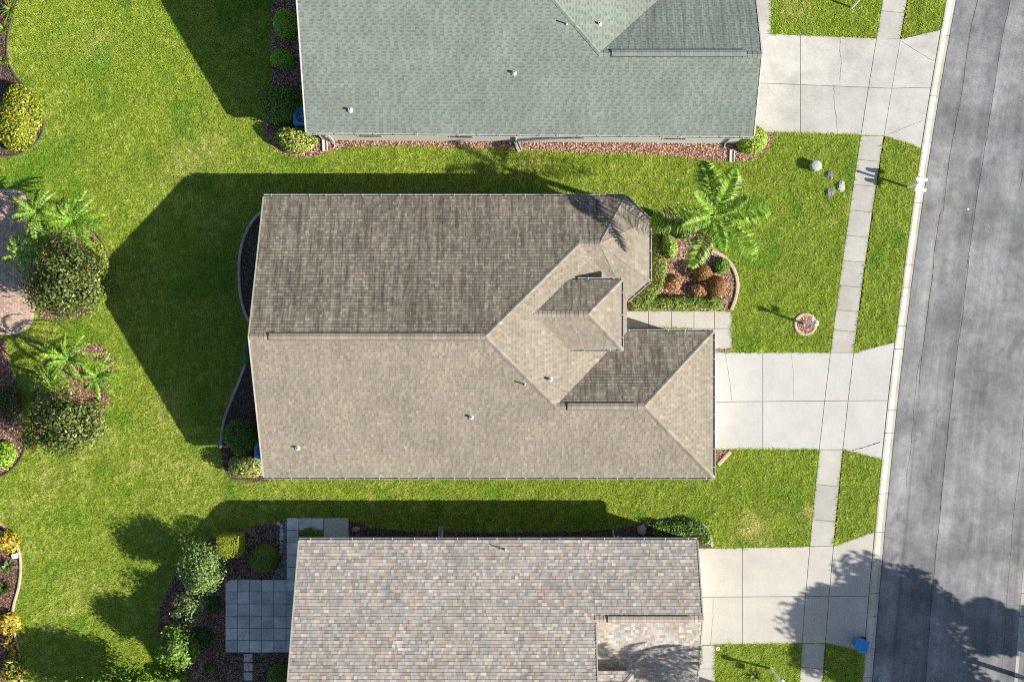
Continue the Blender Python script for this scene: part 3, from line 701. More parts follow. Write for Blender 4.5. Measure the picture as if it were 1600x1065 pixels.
def vent_pipe(house, px, py, zf, r=.06, h=.2, name='vent_pipe'):
    """plumbing vent; zf(x,y) is the roof height"""
    z = 3.5
    for _ in range(6): x, y = g(px, py, z); z = zf(x, y)
    mb = MB(); mb.lathe((x, y), [(r*2.4, z-.06), (r*2.2, z+.03), (r*1.2, z+.07), (r, z+.08), (r, z+h), (r*.7, z+h), (r*.7, z+h-.08)], 12)
    return mb.build(name, M['lead'], house)
def ridge_vent(roof, a, b, w, s, cols, seed, col_side=(.06, .055, .05)):
    """raised vent strip along a level ridge a-b (3d, along x): two slanted boards with a dark lip, capped with shingles"""
    (x0, y, z), (x1, _, _) = a, b; mb = MB(); t = .055
    for sgn in (1, -1):
        e = w*s
        V = [(x0, y, z+t+.02), (x1, y, z+t+.02), (x1, y+sgn*w, z-e+t+.02), (x0, y+sgn*w, z-e+t+.02), (x1, y+sgn*w, z-e-.01), (x0, y+sgn*w, z-e-.01), (x0, y, z-.01), (x1, y, z-.01)]
        mb.add(V, [[0, 1, 2, 3] if sgn < 0 else [3, 2, 1, 0], [3, 2, 4, 5], [0, 3, 5, 6], [1, 2, 4, 7]], col_side)
    o = mb.build('ridge_vent', M['cap'], roof)
    mb = MB(); rr = random.Random(seed); x = x0+.02
    while x < x1-.05:
        q = min(x+.21, x1-.01); c = rr.choice(cols); f = .60*rr.uniform(.9, 1.08); c = tuple(k*f for k in c)
        for sgn in (1, -1):
            V = [(x, y, z+t+.031), (q, y, z+t+.028), (q, y+sgn*(w-.02), z-w*s+t+.036), (x, y+sgn*(w-.02), z-w*s+t+.039)]
            mb.add(V, [[0, 1, 2, 3] if sgn < 0 else [3, 2, 1, 0]], c)
        x += .2
    mb.build('vent_cap_shingles', M['cap'], o, kind='stuff'); return o
def rot_about(mb, c, ang):
    ca, sa = math.cos(ang), math.sin(ang)
    mb.v = [(c[0]+(x-c[0])*ca-(y-c[1])*sa, c[1]+(x-c[0])*sa+(y-c[1])*ca, z) for x, y, z in mb.v]

# colours of the three roofs
TAN = [(0.384, 0.3422, 0.2745), (0.3552, 0.3143, 0.252), (0.4128, 0.3674, 0.297), (0.3312, 0.293, 0.2358)]
def tan_col(rr, row, raised):
    c = rr.choice(TAN[:3]); f = .60*rr.uniform(.95, 1.05)*(1.03 if raised else .97)
    if rr.random() < .06: f *= 1.14
    return tuple(k*f for k in c)
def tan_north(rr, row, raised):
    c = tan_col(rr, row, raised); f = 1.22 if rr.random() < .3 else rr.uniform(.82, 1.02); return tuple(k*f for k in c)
GRN = [(0.2732, 0.32, 0.2834), (0.2534, 0.2983, 0.2665), (0.2891, 0.333, 0.2961)]
def green_col(rr, row, raised):
    c = rr.choice(GRN); f = .60*rr.uniform(.96, 1.04)
    return tuple(k*f for k in c)
THIRD = [(0.5337, 0.4756, 0.4062), (0.4786, 0.4013, 0.3196), (0.3867, 0.3689, 0.358), (0.451, 0.4431, 0.4351), (0.6255, 0.5685, 0.4831), (0.4235, 0.3549, 0.3003), (0.3592, 0.3317, 0.3098), (0.5061, 0.4478, 0.3965), (0.405, 0.3921, 0.3918), (0.552, 0.485, 0.4062), (0.4601, 0.4013, 0.3484)]
def third_col(rr, row, raised):
    c = rr.choice(THIRD); f = rr.uniform(.9, 1.1)*(1.06 if raised else .95); return tuple(k*f*.70 for k in c)

# ---- middle house ----
ZE = 2.55
hx = thing('house', 'single-storey house with tan weathered shingle hip roof in the middle', 'house', (-.5, .2, 0))
eN, eS, wX, xr, yc = 6.91, -6.51, -11.9, -1.21, .2
hs = eN-yc; zr = ZE+P5*hs
gE, gN = 9.62, .44; gh = (gN-eS)/2; gy = eS+gh; gz = ZE+P5*gh; gx = xr+(yc-gy); ex = xr+hs
bt = 4.36; bz = zr-P5*bt; A0 = (xr+bt, yc+bt, bz); A1 = (4.11, yc+bt, bz)
c1, c2, c3, c4 = (5.42, eN, ZE), (6.57, 5.78, ZE), (6.57, 2.88, ZE), (ex, 1.95, ZE)
Rw, Re = (wX, yc, zr), (xr, yc, zr); Gw, Ge = (gx, gy, gz), (gE-gh, gy, gz)
S_polys = [[(wX, eS, ZE), (gx, eS, ZE), Gw, Re, Rw], [(gx, eS, ZE), (gE, eS, ZE), Ge, Gw]]
N_polys = [[(A0[0], eN, ZE), (wX, eN, ZE), Rw, Re, A0], [c1, (A0[0], eN, ZE), A0, A1]]
E_poly = [Re, Gw, (ex, gN, ZE), c4, A0]
GN_poly = [Gw, Ge, (gE, gN, ZE), (ex, gN, ZE)]; GE_poly = [(gE, eS, ZE), (gE, gN, ZE), Ge]
BNE, BE, BSE, BS = [A1, c1, c2], [A1, c2, c3], [A1, c3, c4], [A0, A1, c4]
zp, pS, pN, pE = 3.75, -.37, 2.85, 5.11; ph = (pN-pS)/2; pz = zp+P5*ph; py_ = (pN+pS)/2
pw = xr+(zr-zp)/P5; pr = xr+(zr-pz)/P5; PA = (pE-ph, py_, pz); PW = (pr, py_, pz)
PN_p = [(pw, pN, zp), (pE, pN, zp), PA, PW]; PS_p = [(pw, pS, zp), (pE, pS, zp), PA, PW]; PE_p = [(pE, pS, zp), (pE, pN, zp), PA]
mb = MB(); faces = S_polys+N_polys+[E_poly, GN_poly, GE_poly, BNE, BE, BSE, BS, PN_p, PS_p, PE_p]
for f in faces: mb.add([(x, y, z-.012) for x, y, z in f], [list(range(len(f)))])
# fascia and soffit closing the eaves
ev = [(wX, eN), c1[:2], c2[:2], c3[:2], c4[:2], (ex, gN), (gE, gN), (gE, eS), (wX, eS)]
for i in range(len(ev)-1):
    a, b = ev[i], ev[i+1]; mb.add([(*a, ZE-.012), (*b, ZE-.012), (*b, ZE-.17), (*a, ZE-.17)], [[0, 1, 2, 3]])
mb.add([(*p, ZE-.17) for p in ev], [list(range(len(ev)))])
roof = mb.build('roof', M['cream_trim'], hx)
mb = MB(); w1 = lambda rr: rr.uniform(.09, .20)
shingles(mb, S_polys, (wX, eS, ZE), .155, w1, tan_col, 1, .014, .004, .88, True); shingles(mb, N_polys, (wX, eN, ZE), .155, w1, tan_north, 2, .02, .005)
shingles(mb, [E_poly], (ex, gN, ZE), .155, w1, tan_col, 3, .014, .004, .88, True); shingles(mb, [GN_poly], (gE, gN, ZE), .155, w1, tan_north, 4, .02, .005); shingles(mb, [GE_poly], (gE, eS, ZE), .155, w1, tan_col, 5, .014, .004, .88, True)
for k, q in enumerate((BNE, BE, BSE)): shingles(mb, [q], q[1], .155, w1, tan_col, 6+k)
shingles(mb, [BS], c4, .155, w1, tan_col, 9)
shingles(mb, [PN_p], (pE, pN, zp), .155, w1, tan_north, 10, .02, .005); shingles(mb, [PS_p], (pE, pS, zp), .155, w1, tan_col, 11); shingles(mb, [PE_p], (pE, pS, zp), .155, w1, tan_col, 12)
mb.build('shingles', M['shingle_main'], roof, kind='stuff')
S_, N_, E_ = dn(0, -1), dn(0, 1), dn(1, 0); NE_ = dn(1, 1.05); SE_ = dn(1, -1)
hips = [(Gw, Re, S_, E_), (A0, Re, N_, E_), ((gE, gN, ZE), Ge, N_, E_), ((gE, eS, ZE), Ge, S_, E_), ((wX+.05, yc, zr), (-11.0, yc, zr), S_, N_), ((-1.55, yc, zr), Re, S_, N_), (Gw, (2.55, gy, gz), S_, N_), ((5.55, gy, gz), Ge, S_, N_),
        (A0, A1, N_, S_), (c1, A1, N_, NE_), (c2, A1, NE_, E_), (c3, A1, E_, SE_), (c4, A1, SE_, dn(.2, -1)), ((pE, pN, zp), PA, N_, E_), ((pE, pS, zp), PA, S_, E_), (PW, PA, N_, S_)]
for k, (a, b, n1, n2) in enumerate(hips):
    mb = MB(); ridge_caps(mb, a, b, n1, n2, TAN, 20+k, .15, .2, .014 if k in (10, 11, 12) else .034); mb.build('hip_cap', M['cap'], roof, kind='stuff')
x_of = lambda px, z: (px-CX)*(H-z)/F
ridge_vent(roof, (x_of(419.5, zr), yc, zr), (x_of(751, zr), yc, zr), .17, P5, TAN, 40)
ridge_vent(roof, (x_of(886, gz), gy, gz), (x_of(991, gz), gy, gz), .17, P5, TAN, 41)
# rake boards on the west gable and gable wall
mb = MB()
for ya in (eN, eS):
    s = 1 if ya > yc else -1
    V = [(wX-.03, ya, ZE+.035), (wX-.03, yc, zr+.035), (wX+.03, yc, zr+.035), (wX+.03, ya, ZE+.035), (wX-.03, ya, ZE-.18), (wX-.03, yc, zr-.18), (wX+.03, yc, zr-.18), (wX+.03, ya, ZE-.18)]
    mb.add(V, [[0, 1, 2, 3], [0, 1, 5, 4], [2, 3, 7, 6], [4, 5, 6, 7]])
mb.build('rake_board', M['cream_trim'], hx)
ov = .35
foot = [(wX+ov, eN-ov), (5.3, eN-ov), (6.22, 5.65), (6.22, 3.0), (5.2, 2.2), (ex-.3, 2.2), (3.2, 1.9), (3.2, gN-ov), (gE-ov, gN-ov), (gE-ov, eS+ov), (wX+ov, eS+ov)]
wall_shell(hx, foot, 0, ZE-.172, M['stucco'])
mb = MB(); xg = wX+ov; mb.add([(xg, eS+ov, ZE-.172), (xg, eN-ov, ZE-.172), (xg, yc, zr-.16)], [[0, 1, 2]]); mb.build('gable_wall', M['stucco'], hx)
LAWN_HOLES.append(ccw(foot))
mb = MB(); mb.box((2.0, pS+.25, ZE-.4), (4.7, pN-.25, zp-.02)); mb.build('entry_wall', M['stucco'], hx)
for yy in (pS+.32, pN-.32):
    mb = MB(); mb.lathe((4.85, yy), [(.2, 0), (.2, .12), (.15, .16), (.13, zp-.4), (.18, zp-.34), (.18, zp-.2)], 14); mb.build('porch_column', M['white_trim'], hx)
mb = MB(); mb.box((4.702, pS+.1, zp-.2), (5.05, pN-.1, zp-.015)); mb.box((1.8, pS+.05, zp-.13), (4.70, pS+.245, zp-.015)); mb.box((1.8, pN-.245, zp-.13), (4.70, pN-.05, zp-.015)); mb.build('entry_beam', M['cream_trim'], hx)
wall_panel(hx, 'front_door', (4.7, 1.2), 1.1, 2.1, .02, (1, 0), 'garage', .05)
wall_panel(hx, 'garage_door', (gE-ov, -3.05), 4.9, 2.15, .02, (1, 0), 'garage', .05)
for xx in (-9.5, -5.5, -1.0, 3.5): wall_panel(hx, 'window', (xx, eS+ov), 1.2, 1.3, .9, (0, -1), 'glass')
for xx in (-9.5, -4.0, 2.0): wall_panel(hx, 'window', (xx, eN-ov), 1.2, 1.3, .9, (0, 1), 'glass')
wall_panel(hx, 'window', (6.22, 4.3), 1.6, 1.4, .8, (1, 0), 'glass'); wall_panel(hx, 'sliding_door', (wX+ov, 2.0), 3.2, 2.05, .05, (-1, 0), 'glass')
wall_panel(hx, 'window', (wX+ov, -2.6), 1.4, 1.3, .9, (-1, 0), 'glass')
gutter(hx, (wX, eN), c1[:2], (0, 1), ZE-.01, 1); gutter(hx, c1[:2], c2[:2], (.701, .713), ZE-.01, 2); gutter(hx, c2[:2], c3[:2], (1, 0), ZE-.01, 3)
gutter(hx, c3[:2], c4[:2], (.656, -.755), ZE-.01, 4); gutter(hx, (wX, eS), (gE+.12, eS), (0, -1), ZE-.01, 5); gutter(hx, (gE, eS), (gE, gN), (1, 0), ZE-.01, 6)
gutter(hx, (ex-.3, gN), (gE+.12, gN), (0, 1), ZE-.01, 7); gutter(hx, (pw+.45, pN), (pE+.12, pN), (0, 1), zp-.01, 8); gutter(hx, (pE, pS), (pE, pN), (1, 0), zp-.01, 9); gutter(hx, (pw+.15, pS), (pE+.12, pS), (0, -1), zp-.01, 10)
zS = lambda x, y: ZE+P5*(y-eS); zEf = lambda x, y: zr-P5*(x-xr)
vent_pipe(hx, 736, 651, zS); vent_pipe(hx, 465, 699, zS); vent_pipe(hx, 859, 592, zEf, .06, .25); vent_pipe(hx, 820, 600, zS, .03, .34)

# ---- grey-green house at the top ----
hg = thing('house', 'house with grey-green shingle roof and gabled garage at the top', 'house', (0, 16, 0))
S0 = 9.90; Lx, Rx = -9.875, 11.60; ang = -.0085; rc_g = (0, S0)
hs = 6.75; yR = S0+hs; zR = ZE+P5*hs; gh = 3.50; gy = S0+gh; gz = ZE+P5*gh; gx = 4.02; xR = gx-(hs-gh); ex = xR+hs; nY = S0+2*hs; gNy = gy+gh
Rw, Re, Gw, Ge = (Lx, yR, zR), (xR, yR, zR), (gx, gy, gz), (Rx, gy, gz)
SP = [[(Lx, S0, ZE), (gx, S0, ZE), Gw, Re, Rw], [(gx, S0, ZE), (Rx, S0, ZE), Ge, Gw]]
NP = [[(Lx, nY, ZE), (xR+hs, nY, ZE), Re, Rw]]; EP = [Re, Gw, (gx+gh, gNy, ZE), (ex, nY, ZE)]; GNP = [Gw, Ge, (Rx, gNy, ZE), (gx+gh, gNy, ZE)]
mb = MB()
for f in SP+NP+[EP, GNP]: mb.add([(x, y, z-.012) for x, y, z in f], [list(range(len(f)))])
ev = [(Lx, nY), (ex, nY), (ex, gNy), (Rx, gNy), (Rx, S0), (Lx, S0)]
for i in range(len(ev)):
    a, b = ev[i], ev[(i+1) % 6]
    if i in (3, 5): continue
    mb.add([(*a, ZE-.012), (*b, ZE-.012), (*b, ZE-.17), (*a, ZE-.17)], [[0, 1, 2, 3]])
mb.add([(*p, ZE-.17) for p in ev], [list(range(6))]); rot_about(mb, rc_g, ang); roof = mb.build('roof', M['white_trim'], hg)
mb = MB(); w2 = lambda rr: rr.uniform(.165, .20)
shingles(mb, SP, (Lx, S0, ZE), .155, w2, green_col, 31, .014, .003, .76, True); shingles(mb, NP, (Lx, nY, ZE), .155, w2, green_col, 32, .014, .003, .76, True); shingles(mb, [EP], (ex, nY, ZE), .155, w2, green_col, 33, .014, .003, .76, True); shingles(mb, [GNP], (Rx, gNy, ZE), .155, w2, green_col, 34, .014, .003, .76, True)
rot_about(mb, rc_g, ang); mb.build('shingles', M['shingle_green'], roof, kind='stuff')
for k, (a, b, n1, n2) in enumerate([(Gw, Re, S_, E_), ((ex, nY, ZE), Re, N_, E_), (Rw, Re, S_, N_), (Gw, (gx+.65, gy, gz), S_, N_), ((Rx-.9, gy, gz), Ge, S_, N_)]):
    mb = MB(); ridge_caps(mb, a, b, n1, n2, GRN, 50+k); rot_about(mb, rc_g, ang); mb.build('hip_cap', M['cap'], roof, kind='stuff')
o = ridge_vent(roof, (x_of(955, gz), gy+.03-.0085*7, gz), (x_of(1166, gz), gy+.03-.0085*7, gz), .17, P5, GRN, 60)
def rotp(x, y):
    ca, sa = math.cos(ang), math.sin(ang); return (rc_g[0]+(x-rc_g[0])*ca-(y-rc_g[1])*sa, rc_g[1]+(x-rc_g[0])*sa+(y-rc_g[1])*ca)
foot = [rotp(*p) for p in [(Lx+ov, nY-ov), (ex-ov, nY-ov), (ex-ov, gNy-ov), (Rx-ov, gNy-ov), (Rx-ov, S0+.13), (Lx+ov, S0+.13)]]
wall_shell(hg, foot, 0, ZE-.172, M['stucco_green']); LAWN_HOLES.append(ccw(foot))
for nm, X_, ya, yb, yp, zz in (('gable_wall', Lx+ov, S0+.13, nY-ov, yR, zR-.16), ('gable_wall', Rx-ov, S0+.13, gNy-ov, gy, gz-.16)):
    mb = MB(); mb.add([(X_, ya, ZE-.172), (X_, yb, ZE-.172), (X_, yp, zz)], [[0, 1, 2]]); rot_about(mb, rc_g, ang); mb.build(nm, M['stucco_green'], hg)
def rake(house, X_, ya, yb, z0, z1, mat, rot=True):
    mb = MB(); V = [(X_-.03, ya, z0+.035), (X_-.03, yb, z1+.035), (X_+.03, yb, z1+.035), (X_+.03, ya, z0+.035), (X_-.03, ya, z0-.18), (X_-.03, yb, z1-.18), (X_+.03, yb, z1-.18), (X_+.03, ya, z0-.18)]
    mb.add(V, [[0, 1, 2, 3], [0, 1, 5, 4], [2, 3, 7, 6], [4, 5, 6, 7]])
    if rot: rot_about(mb, rc_g, ang)
    mb.build('rake_board', M[mat], house)
rake(hg, Lx, S0, yR, ZE, zR, 'white_trim'); rake(hg, Lx, nY, yR, ZE, zR, 'white_trim'); rake(hg, Rx, S0, gy, ZE, gz, 'white_trim'); rake(hg, Rx, gNy, gy, ZE, gz, 'white_trim')
gutter(hg, rotp(Lx, S0), rotp(Rx, S0), (-.0085, -1), ZE-.01, 12, .95); gutter(hg, rotp(gx+gh, gNy), rotp(Rx, gNy), (.0085, 1), ZE-.01, 13)
wall_panel(hg, 'garage_door', rotp(Rx-ov, gy), 4.9, 2.15, .02, (1, -.0085), 'garage', .05)
for xx in (-7, -2.5, 3, 8): wall_panel(hg, 'window', rotp(xx, S0+.13), 1.2, 1.3, .9, (-.0085, -1), 'glass', .006)
def downspout(house, px, py, side, z0=ZE, lean=.18, mat='gutter_white'):
    """round the eave, back to the wall and down; side -1: wall lies to +y"""
    x, y = g(px, py, ZE); s = -side
    mb = MB(); mb.tube([(x, y, z0-.1), (x, y, z0-.2), (x, y+s*lean, z0-.42), (x, y+s*lean, .18), (x, y+s*(lean-.22), .08)], .045, 6); return mb.build('downspout', M[mat], house)
for px in (509, 806, 1149): downspout(hg, px, 212.5 if px < 900 else 215, -1)
zG = lambda x, y: ZE+P5*(y-S0); zGE = lambda x, y: zR-P5*(x-xR)
vent_pipe(hg, 547, 172, zG); vent_pipe(hg, 803, 114, zG); vent_pipe(hg, 936, 38, zGE, .055, .22); vent_pipe(hg, 885, 38, zG, .03, .34)

# ---- brown-roofed house at the bottom ----
ht = thing('house', 'house with mottled brown and grey shingle roof at the bottom', 'house', (-1, -16, 0))
N0 = -9.53; Lx, Rx = -10.21, 8.89; hs = 6.85; yR = N0-hs; zR = ZE+P5*hs; gh = 3.40; gy = N0-gh; gz = ZE+P5*gh; mx_ = 3.87; sY = N0-2*hs; gS = N0-2*gh
NP = [[(Lx, N0, ZE), (mx_, N0, ZE), (mx_, yR, zR), (Lx, yR, zR)], [(mx_, N0, ZE), (Rx, N0, ZE), (Rx, gy, gz), (mx_, gy, gz)]]
SP = [[(Lx, sY, ZE), (mx_, sY, ZE), (mx_, yR, zR), (Lx, yR, zR)]]; GSP = [(mx_, gS, ZE), (Rx, gS, ZE), (Rx, gy, gz), (mx_, gy, gz)]
qz, qN, qE = 3.72, -15.42, 5.78; qh = 1.6; qy = qN-qh; qzr = qz+P5*qh
QN = [(mx_, qN, qz), (qE, qN, qz), (qE-qh, qy, qzr), (mx_, qy, qzr)]; QE = [(qE, qN, qz), (qE, qN-2*qh, qz), (qE-qh, qy, qzr)]; QS = [(mx_, qN-2*qh, qz), (qE, qN-2*qh, qz), (qE-qh, qy, qzr), (mx_, qy, qzr)]
mb = MB()
for f in NP+SP+[GSP, QN, QE, QS]: mb.add([(x, y, z-.012) for x, y, z in f], [list(range(len(f)))])
ev = [(Lx, N0), (Rx, N0), (Rx, gS), (mx_, gS), (mx_, sY), (Lx, sY)]
for a, b in ((0, 1), (2, 3), (3, 4), (4, 5)):
    a, b = ev[a], ev[b]; mb.add([(*a, ZE-.012), (*b, ZE-.012), (*b, ZE-.17), (*a, ZE-.17)], [[0, 1, 2, 3]])
mb.add([(*p, ZE-.17) for p in ev], [list(range(6))])
roof = mb.build('roof', M['cream_trim'], ht)
mb = MB(); w3 = lambda rr: rr.choice([.09, .11, .13, .15, .19, .25])*rr.uniform(.9, 1.1)
shingles(mb, NP, (Lx, N0, ZE), .155, w3, third_col, 61, .016, .005); shingles(mb, SP, (Lx, sY, ZE), .155, w3, third_col, 62, .016, .005); shingles(mb, [GSP], (Rx, gS, ZE), .155, w3, third_col, 63, .016, .005)
shingles(mb, [QN], (qE, qN, qz), .155, w3, third_col, 64, .016, .005); shingles(mb, [QE], (qE, qN, qz), .155, w3, third_col, 65, .016, .005); shingles(mb, [QS], (qE, qN-2*qh, qz), .155, w3, third_col, 66, .016, .005)
mb.build('shingles', M['shingle_third'], roof, kind='stuff')
CREAM = [(.52, .45, .37), (.47, .40, .33), (.56, .49, .41)]
for k, (a, b, n1, n2) in enumerate([((mx_, gy, gz), (Rx, gy, gz), S_, N_), ((Lx, yR, zR), (mx_, yR, zR), S_, N_), ((qE, qN, qz), (qE-qh, qy, qzr), N_, E_), ((mx_, qy, qzr), (qE-qh, qy, qzr), N_, S_)]):
    mb = MB(); ridge_caps(mb, a, b, n1, n2, CREAM, 70+k, .16); mb.build('hip_cap', M['cap'], roof, kind='stuff')
ridge_vent(roof, (x_of(949, gz), gy, gz), (x_of(1076, gz), gy, gz), .16, P5, CREAM, 80)
foot = [(Lx+ov, N0-ov), (Rx-.12, N0-ov), (Rx-.12, gS+ov), (mx_-ov, gS+ov), (mx_-ov, sY+ov), (Lx+ov, sY+ov)]
wall_shell(ht, foot, 0, ZE-.172, M['stucco']); LAWN_HOLES.append(ccw(foot))
mb = MB(); mb.add([(Lx+ov, N0-ov, ZE-.172), (Lx+ov, sY+ov, ZE-.172), (Lx+ov, yR, zR-.16)], [[0, 1, 2]]); mb.build('gable_wall', M['stucco'], ht)
mb = MB(); mb.add([(Rx-.12, N0-ov, ZE-.172), (Rx-.12, gS+ov, ZE-.172), (Rx-.12, gy, gz-.16)], [[0, 1, 2]]); mb.build('gable_wall', M['stucco'], ht)
mb = MB(); mb.add([(mx_-.2, N0-ov, ZE-.172), (mx_-.2, sY+ov, ZE-.172), (mx_-.2, yR, zR-.16)], [[0, 1, 2]]); mb.build('gable_wall', M['stucco'], ht)
mb = MB(); mb.box((mx_-.1, qN-2*qh+.2, ZE-.3), (qE-.3, qN-.2, qz-.02)); mb.build('entry_wall', M['stucco'], ht)
rake(ht, Lx, N0, yR, ZE, zR, 'cream_trim', False); rake(ht, Lx, sY, yR, ZE, zR, 'cream_trim', False); rake(ht, Rx, N0, gy, ZE, gz, 'cream_trim', False); rake(ht, Rx, gS, gy, ZE, gz, 'cream_trim', False); rake(ht, mx_+.032, gy-.18, yR, gz+.075, zR, 'cream_trim', False)
gutter(ht, (Lx, N0), (Rx, N0), (0, 1), ZE-.01, 20, .98); gutter(ht, (mx_, gS), (Rx, gS), (0, -1), ZE-.01, 21)
wall_panel(ht, 'garage_door', (Rx-.12, gy), 4.9, 2.15, .02, (1, 0), 'garage', .05)
for xx in (-7, -2.5, 3): wall_panel(ht, 'window', (xx, N0-ov), 1.2, 1.3, .9, (0, 1), 'glass')
wall_panel(ht, 'sliding_door', (Lx+ov, -13.2), 2.6, 2.05, .05, (-1, 0), 'glass')
downspout(ht, 686, 839, 1, ZE, .32, 'cream_trim'); downspout(ht, 966, 839, 1, ZE, .32, 'cream_trim')
vent_pipe(ht, 789, 858, lambda x, y: ZE+P5*(N0-y), .03, .34)

# ------------------------------------------------------------------ garden and street furniture
def splash_block(px, py, ang, label, L=.62, w=.26, mat='block'):
    """trough-shaped splash block, long axis at ang"""
    x, y = g(px, py); ca, sa = math.cos(ang), math.sin(ang); t = thing('splash_block', label, 'splash block', (x, y, 0), 'splash blocks under the downspouts')
    def tr(V): return [(x+a*ca-b*sa, y+a*sa+b*ca, z) for a, b, z in V]
    def part(nm, a0, a1, b0, b1, z0, z1):
        mb = MB(); mb.box((a0, b0, z0), (a1, b1, z1)); mb.v = tr(mb.v); mb.build(nm, M[mat], t)
    part('tray', -L/2, L/2, -w/2, w/2, .0, .045); part('back_rim', -L/2, -L/2+.04, -w/2, w/2, .0455, .10)
    for s in (-1, 1): part('side_rim', -L/2+.041, L/2, min(s*w/2, s*(w/2-.045)), max(s*w/2, s*(w/2-.045)), .0455, .095)
    return t
splash_block(508, 227, -1.52, 'white splash block under the left downspout of the grey-green house')
splash_block(809, 228, -1.15, 'tilted splash block under the middle downspout of the grey-green house')
splash_block(1143.5, 244, -1.60, 'splash block at the right end of the red mulch strip')
splash_block(689, 829, 1.5, 'splash block beneath the gutter of the brown-roofed house', .45, .24)

def lamp_post(px, py, label, sign_side=1, h=1.5, lean=(0, 0)):
    x, y = g(px, py); t = thing('lamp_post', label, 'lamp post', (x, y, 0), 'matching white lamp posts in the front lawns')
    lx, ly = lean; pos = lambda z: (x+lx*z/h, y+ly*z/h)
    mb = MB(); mb.lathe((x, y), [(.07, 0), (.07, .05), (.045, .09)], 12); mb.tube([(*pos(.05), .05), (*pos(h-.3), h-.3)], [.055, .048], 12); mb.build('post', M['white'], t)
    c = pos(h-.15); mb = MB(); mb.lathe(c, [(.05, h-.32), (.09, h-.30), (.095, h-.285)], 6); mb.build('lantern_base', M['white'], t)
    mb = MB(); mb.lathe(c, [(.075, h-.285), (.095, h-.08)], 6); mb.build('lantern_glass', M['lantern_glass'], t)
    for k in range(6):
        a = k*math.pi/3; mb = MB(); mb.tube([(c[0]+.083*math.cos(a), c[1]+.083*math.sin(a), h-.285), (c[0]+.103*math.cos(a), c[1]+.103*math.sin(a), h-.08)], .009, 4); mb.build('lantern_bar', M['white'], t)
    mb = MB(); mb.lathe(c, [(.14, h-.08), (.14, h-.065), (.06, h+.0), (.02, h+.02), (.022, h+.045), (.006, h+.07)], 12); mb.build('lantern_cap', M['white'], t)
    z = h*.66; c = pos(z); mb = MB(); sy = sign_side
    mb.tube([(*c, z+.10), (c[0], c[1]+sy*.40, z+.10)], .014, 6); mb.build('sign_arm', M['white'], t)
    mb = MB(); mb.box((c[0]-.015, min(c[1]+sy*.09, c[1]+sy*.37), z-.14), (c[0]+.015, max(c[1]+sy*.09, c[1]+sy*.37), z+.07)); mb.build('hanging_sign', M['white'], t)
    return t
lamp_post(1256, 506, 'white lantern post standing in the round mulch ring', 1, 1.5, (.22, .02))
lamp_post(1204, 1043, 'white lantern post in the lawn below the cream driveway', -1, 1.55, (.22, -.26))
lamp_post(1330, 13, 'white lantern post in the lawn at the top edge', 1, 1.5, (.1, .12))

# twin mailbox on one post at the kerb
x, y = g(1418, 292.5); mbx = thing('mailbox', 'white twin mailbox on a single post at the kerb', 'mailbox', (x, y, 0))
mb = MB(); mb.obox((x, y), .05, .05, 0, 1.42, -.13); mb.obox((x, y), .062, .062, 1.42, 1.45, -.13); mb.obox((x, y), .05, .05, 1.45, 1.50, -.13, None, .9); mb.build('post', M['white'], mbx)
a = -.13; fx = np.array([math.cos(a), math.sin(a)]); fy = np.array([-fx[1], fx[0]])
mb = MB(); c = np.array([x, y])+fx*.12; mb.obox(tuple(c), .05, .42, .93, 1.01, a); mb.build('cross_arm', M['white'], mbx)
mb = MB(); mb.tube([(x, y, .70), (*(np.array([x, y])+fx*.3), .94)], .03, 6); mb.build('brace', M['white'], mbx)
for s in (-1, 1):
    cc = np.array([x, y])+fx*.22+fy*s*.26; n = 10; V = []; Fs = []
    for e in (-.27, .27):
        prof = [(-.09, 1.012), (.09, 1.012)]+[(.09*math.cos(t*math.pi/8), 1.13+.09*math.sin(t*math.pi/8)) for t in range(9)]
        for b_, z in prof: p = cc+fx*e+fy*b_; V.append((*p, z))
    m_ = len(prof); Fs = [[i, (i+1) % m_, m_+(i+1) % m_, m_+i] for i in range(m_)]+[list(range(m_))[::-1], list(range(m_, 2*m_))]
    bx_ = mk('letter_box', V, Fs, M['white'], mbx)
    mb = MB(); d = cc+fx*.28; mb.obox(tuple(d), .01, .08, 1.03, 1.19, a); mb.build('door', M['white_trim'], bx_)
    mb = MB(); d = cc+fx*.1+fy*s*.1; mb.obox(tuple(d), .07, .006, 1.12, 1.17, a); mb.build('flag', M['white_trim'], bx_)

# utility pedestal and three dome rocks
x, y = g(1272, 261); pd = thing('utility_pedestal', 'squat pale green utility pedestal on the front lawn', 'pedestal', (x, y, 0))
mb = MB(); mb.lathe((x, y), [(.26, 0), (.25, .38)], 10); mb.build('body', M['pedestal'], pd)
mb = MB(); mb.lathe((x, y), [(.275, .36), (.275, .43), (.24, .47), (.10, .50)], 10); mb.build('lid', M['pedestal'], pd)
def rock(name, label, px, py, r, h, mat, group=None, seed=1, sq=1.0, cat='rock'):
    x, y = g(px, py); rr = np.random.default_rng(seed); V = []; Fs = []; seg = 10; rings = [(1.0, 0), (1.08, .3), (.92, .66), (.55, .92)]
    for k, (q, z) in enumerate(rings):
        for i in range(seg):
            a = 2*math.pi*i/seg; f = q*r*rr.uniform(.76, 1.18); V.append((x+f*math.cos(a), y+f*sq*math.sin(a), h*z*rr.uniform(.75, 1.2)-.01))
    V.append((x, y, h))
    for k in range(len(rings)-1): Fs += [[k*seg+i, k*seg+(i+1) % seg, (k+1)*seg+(i+1) % seg, (k+1)*seg+i] for i in range(seg)]
    Fs += [[(len(rings)-1)*seg+i, (len(rings)-1)*seg+(i+1) % seg, len(V)-1] for i in range(seg)]
    return props(mk(name, V, Fs, M[mat], smooth=False), label, cat, group)
GR = 'rocks in the lawn below the pedestal'
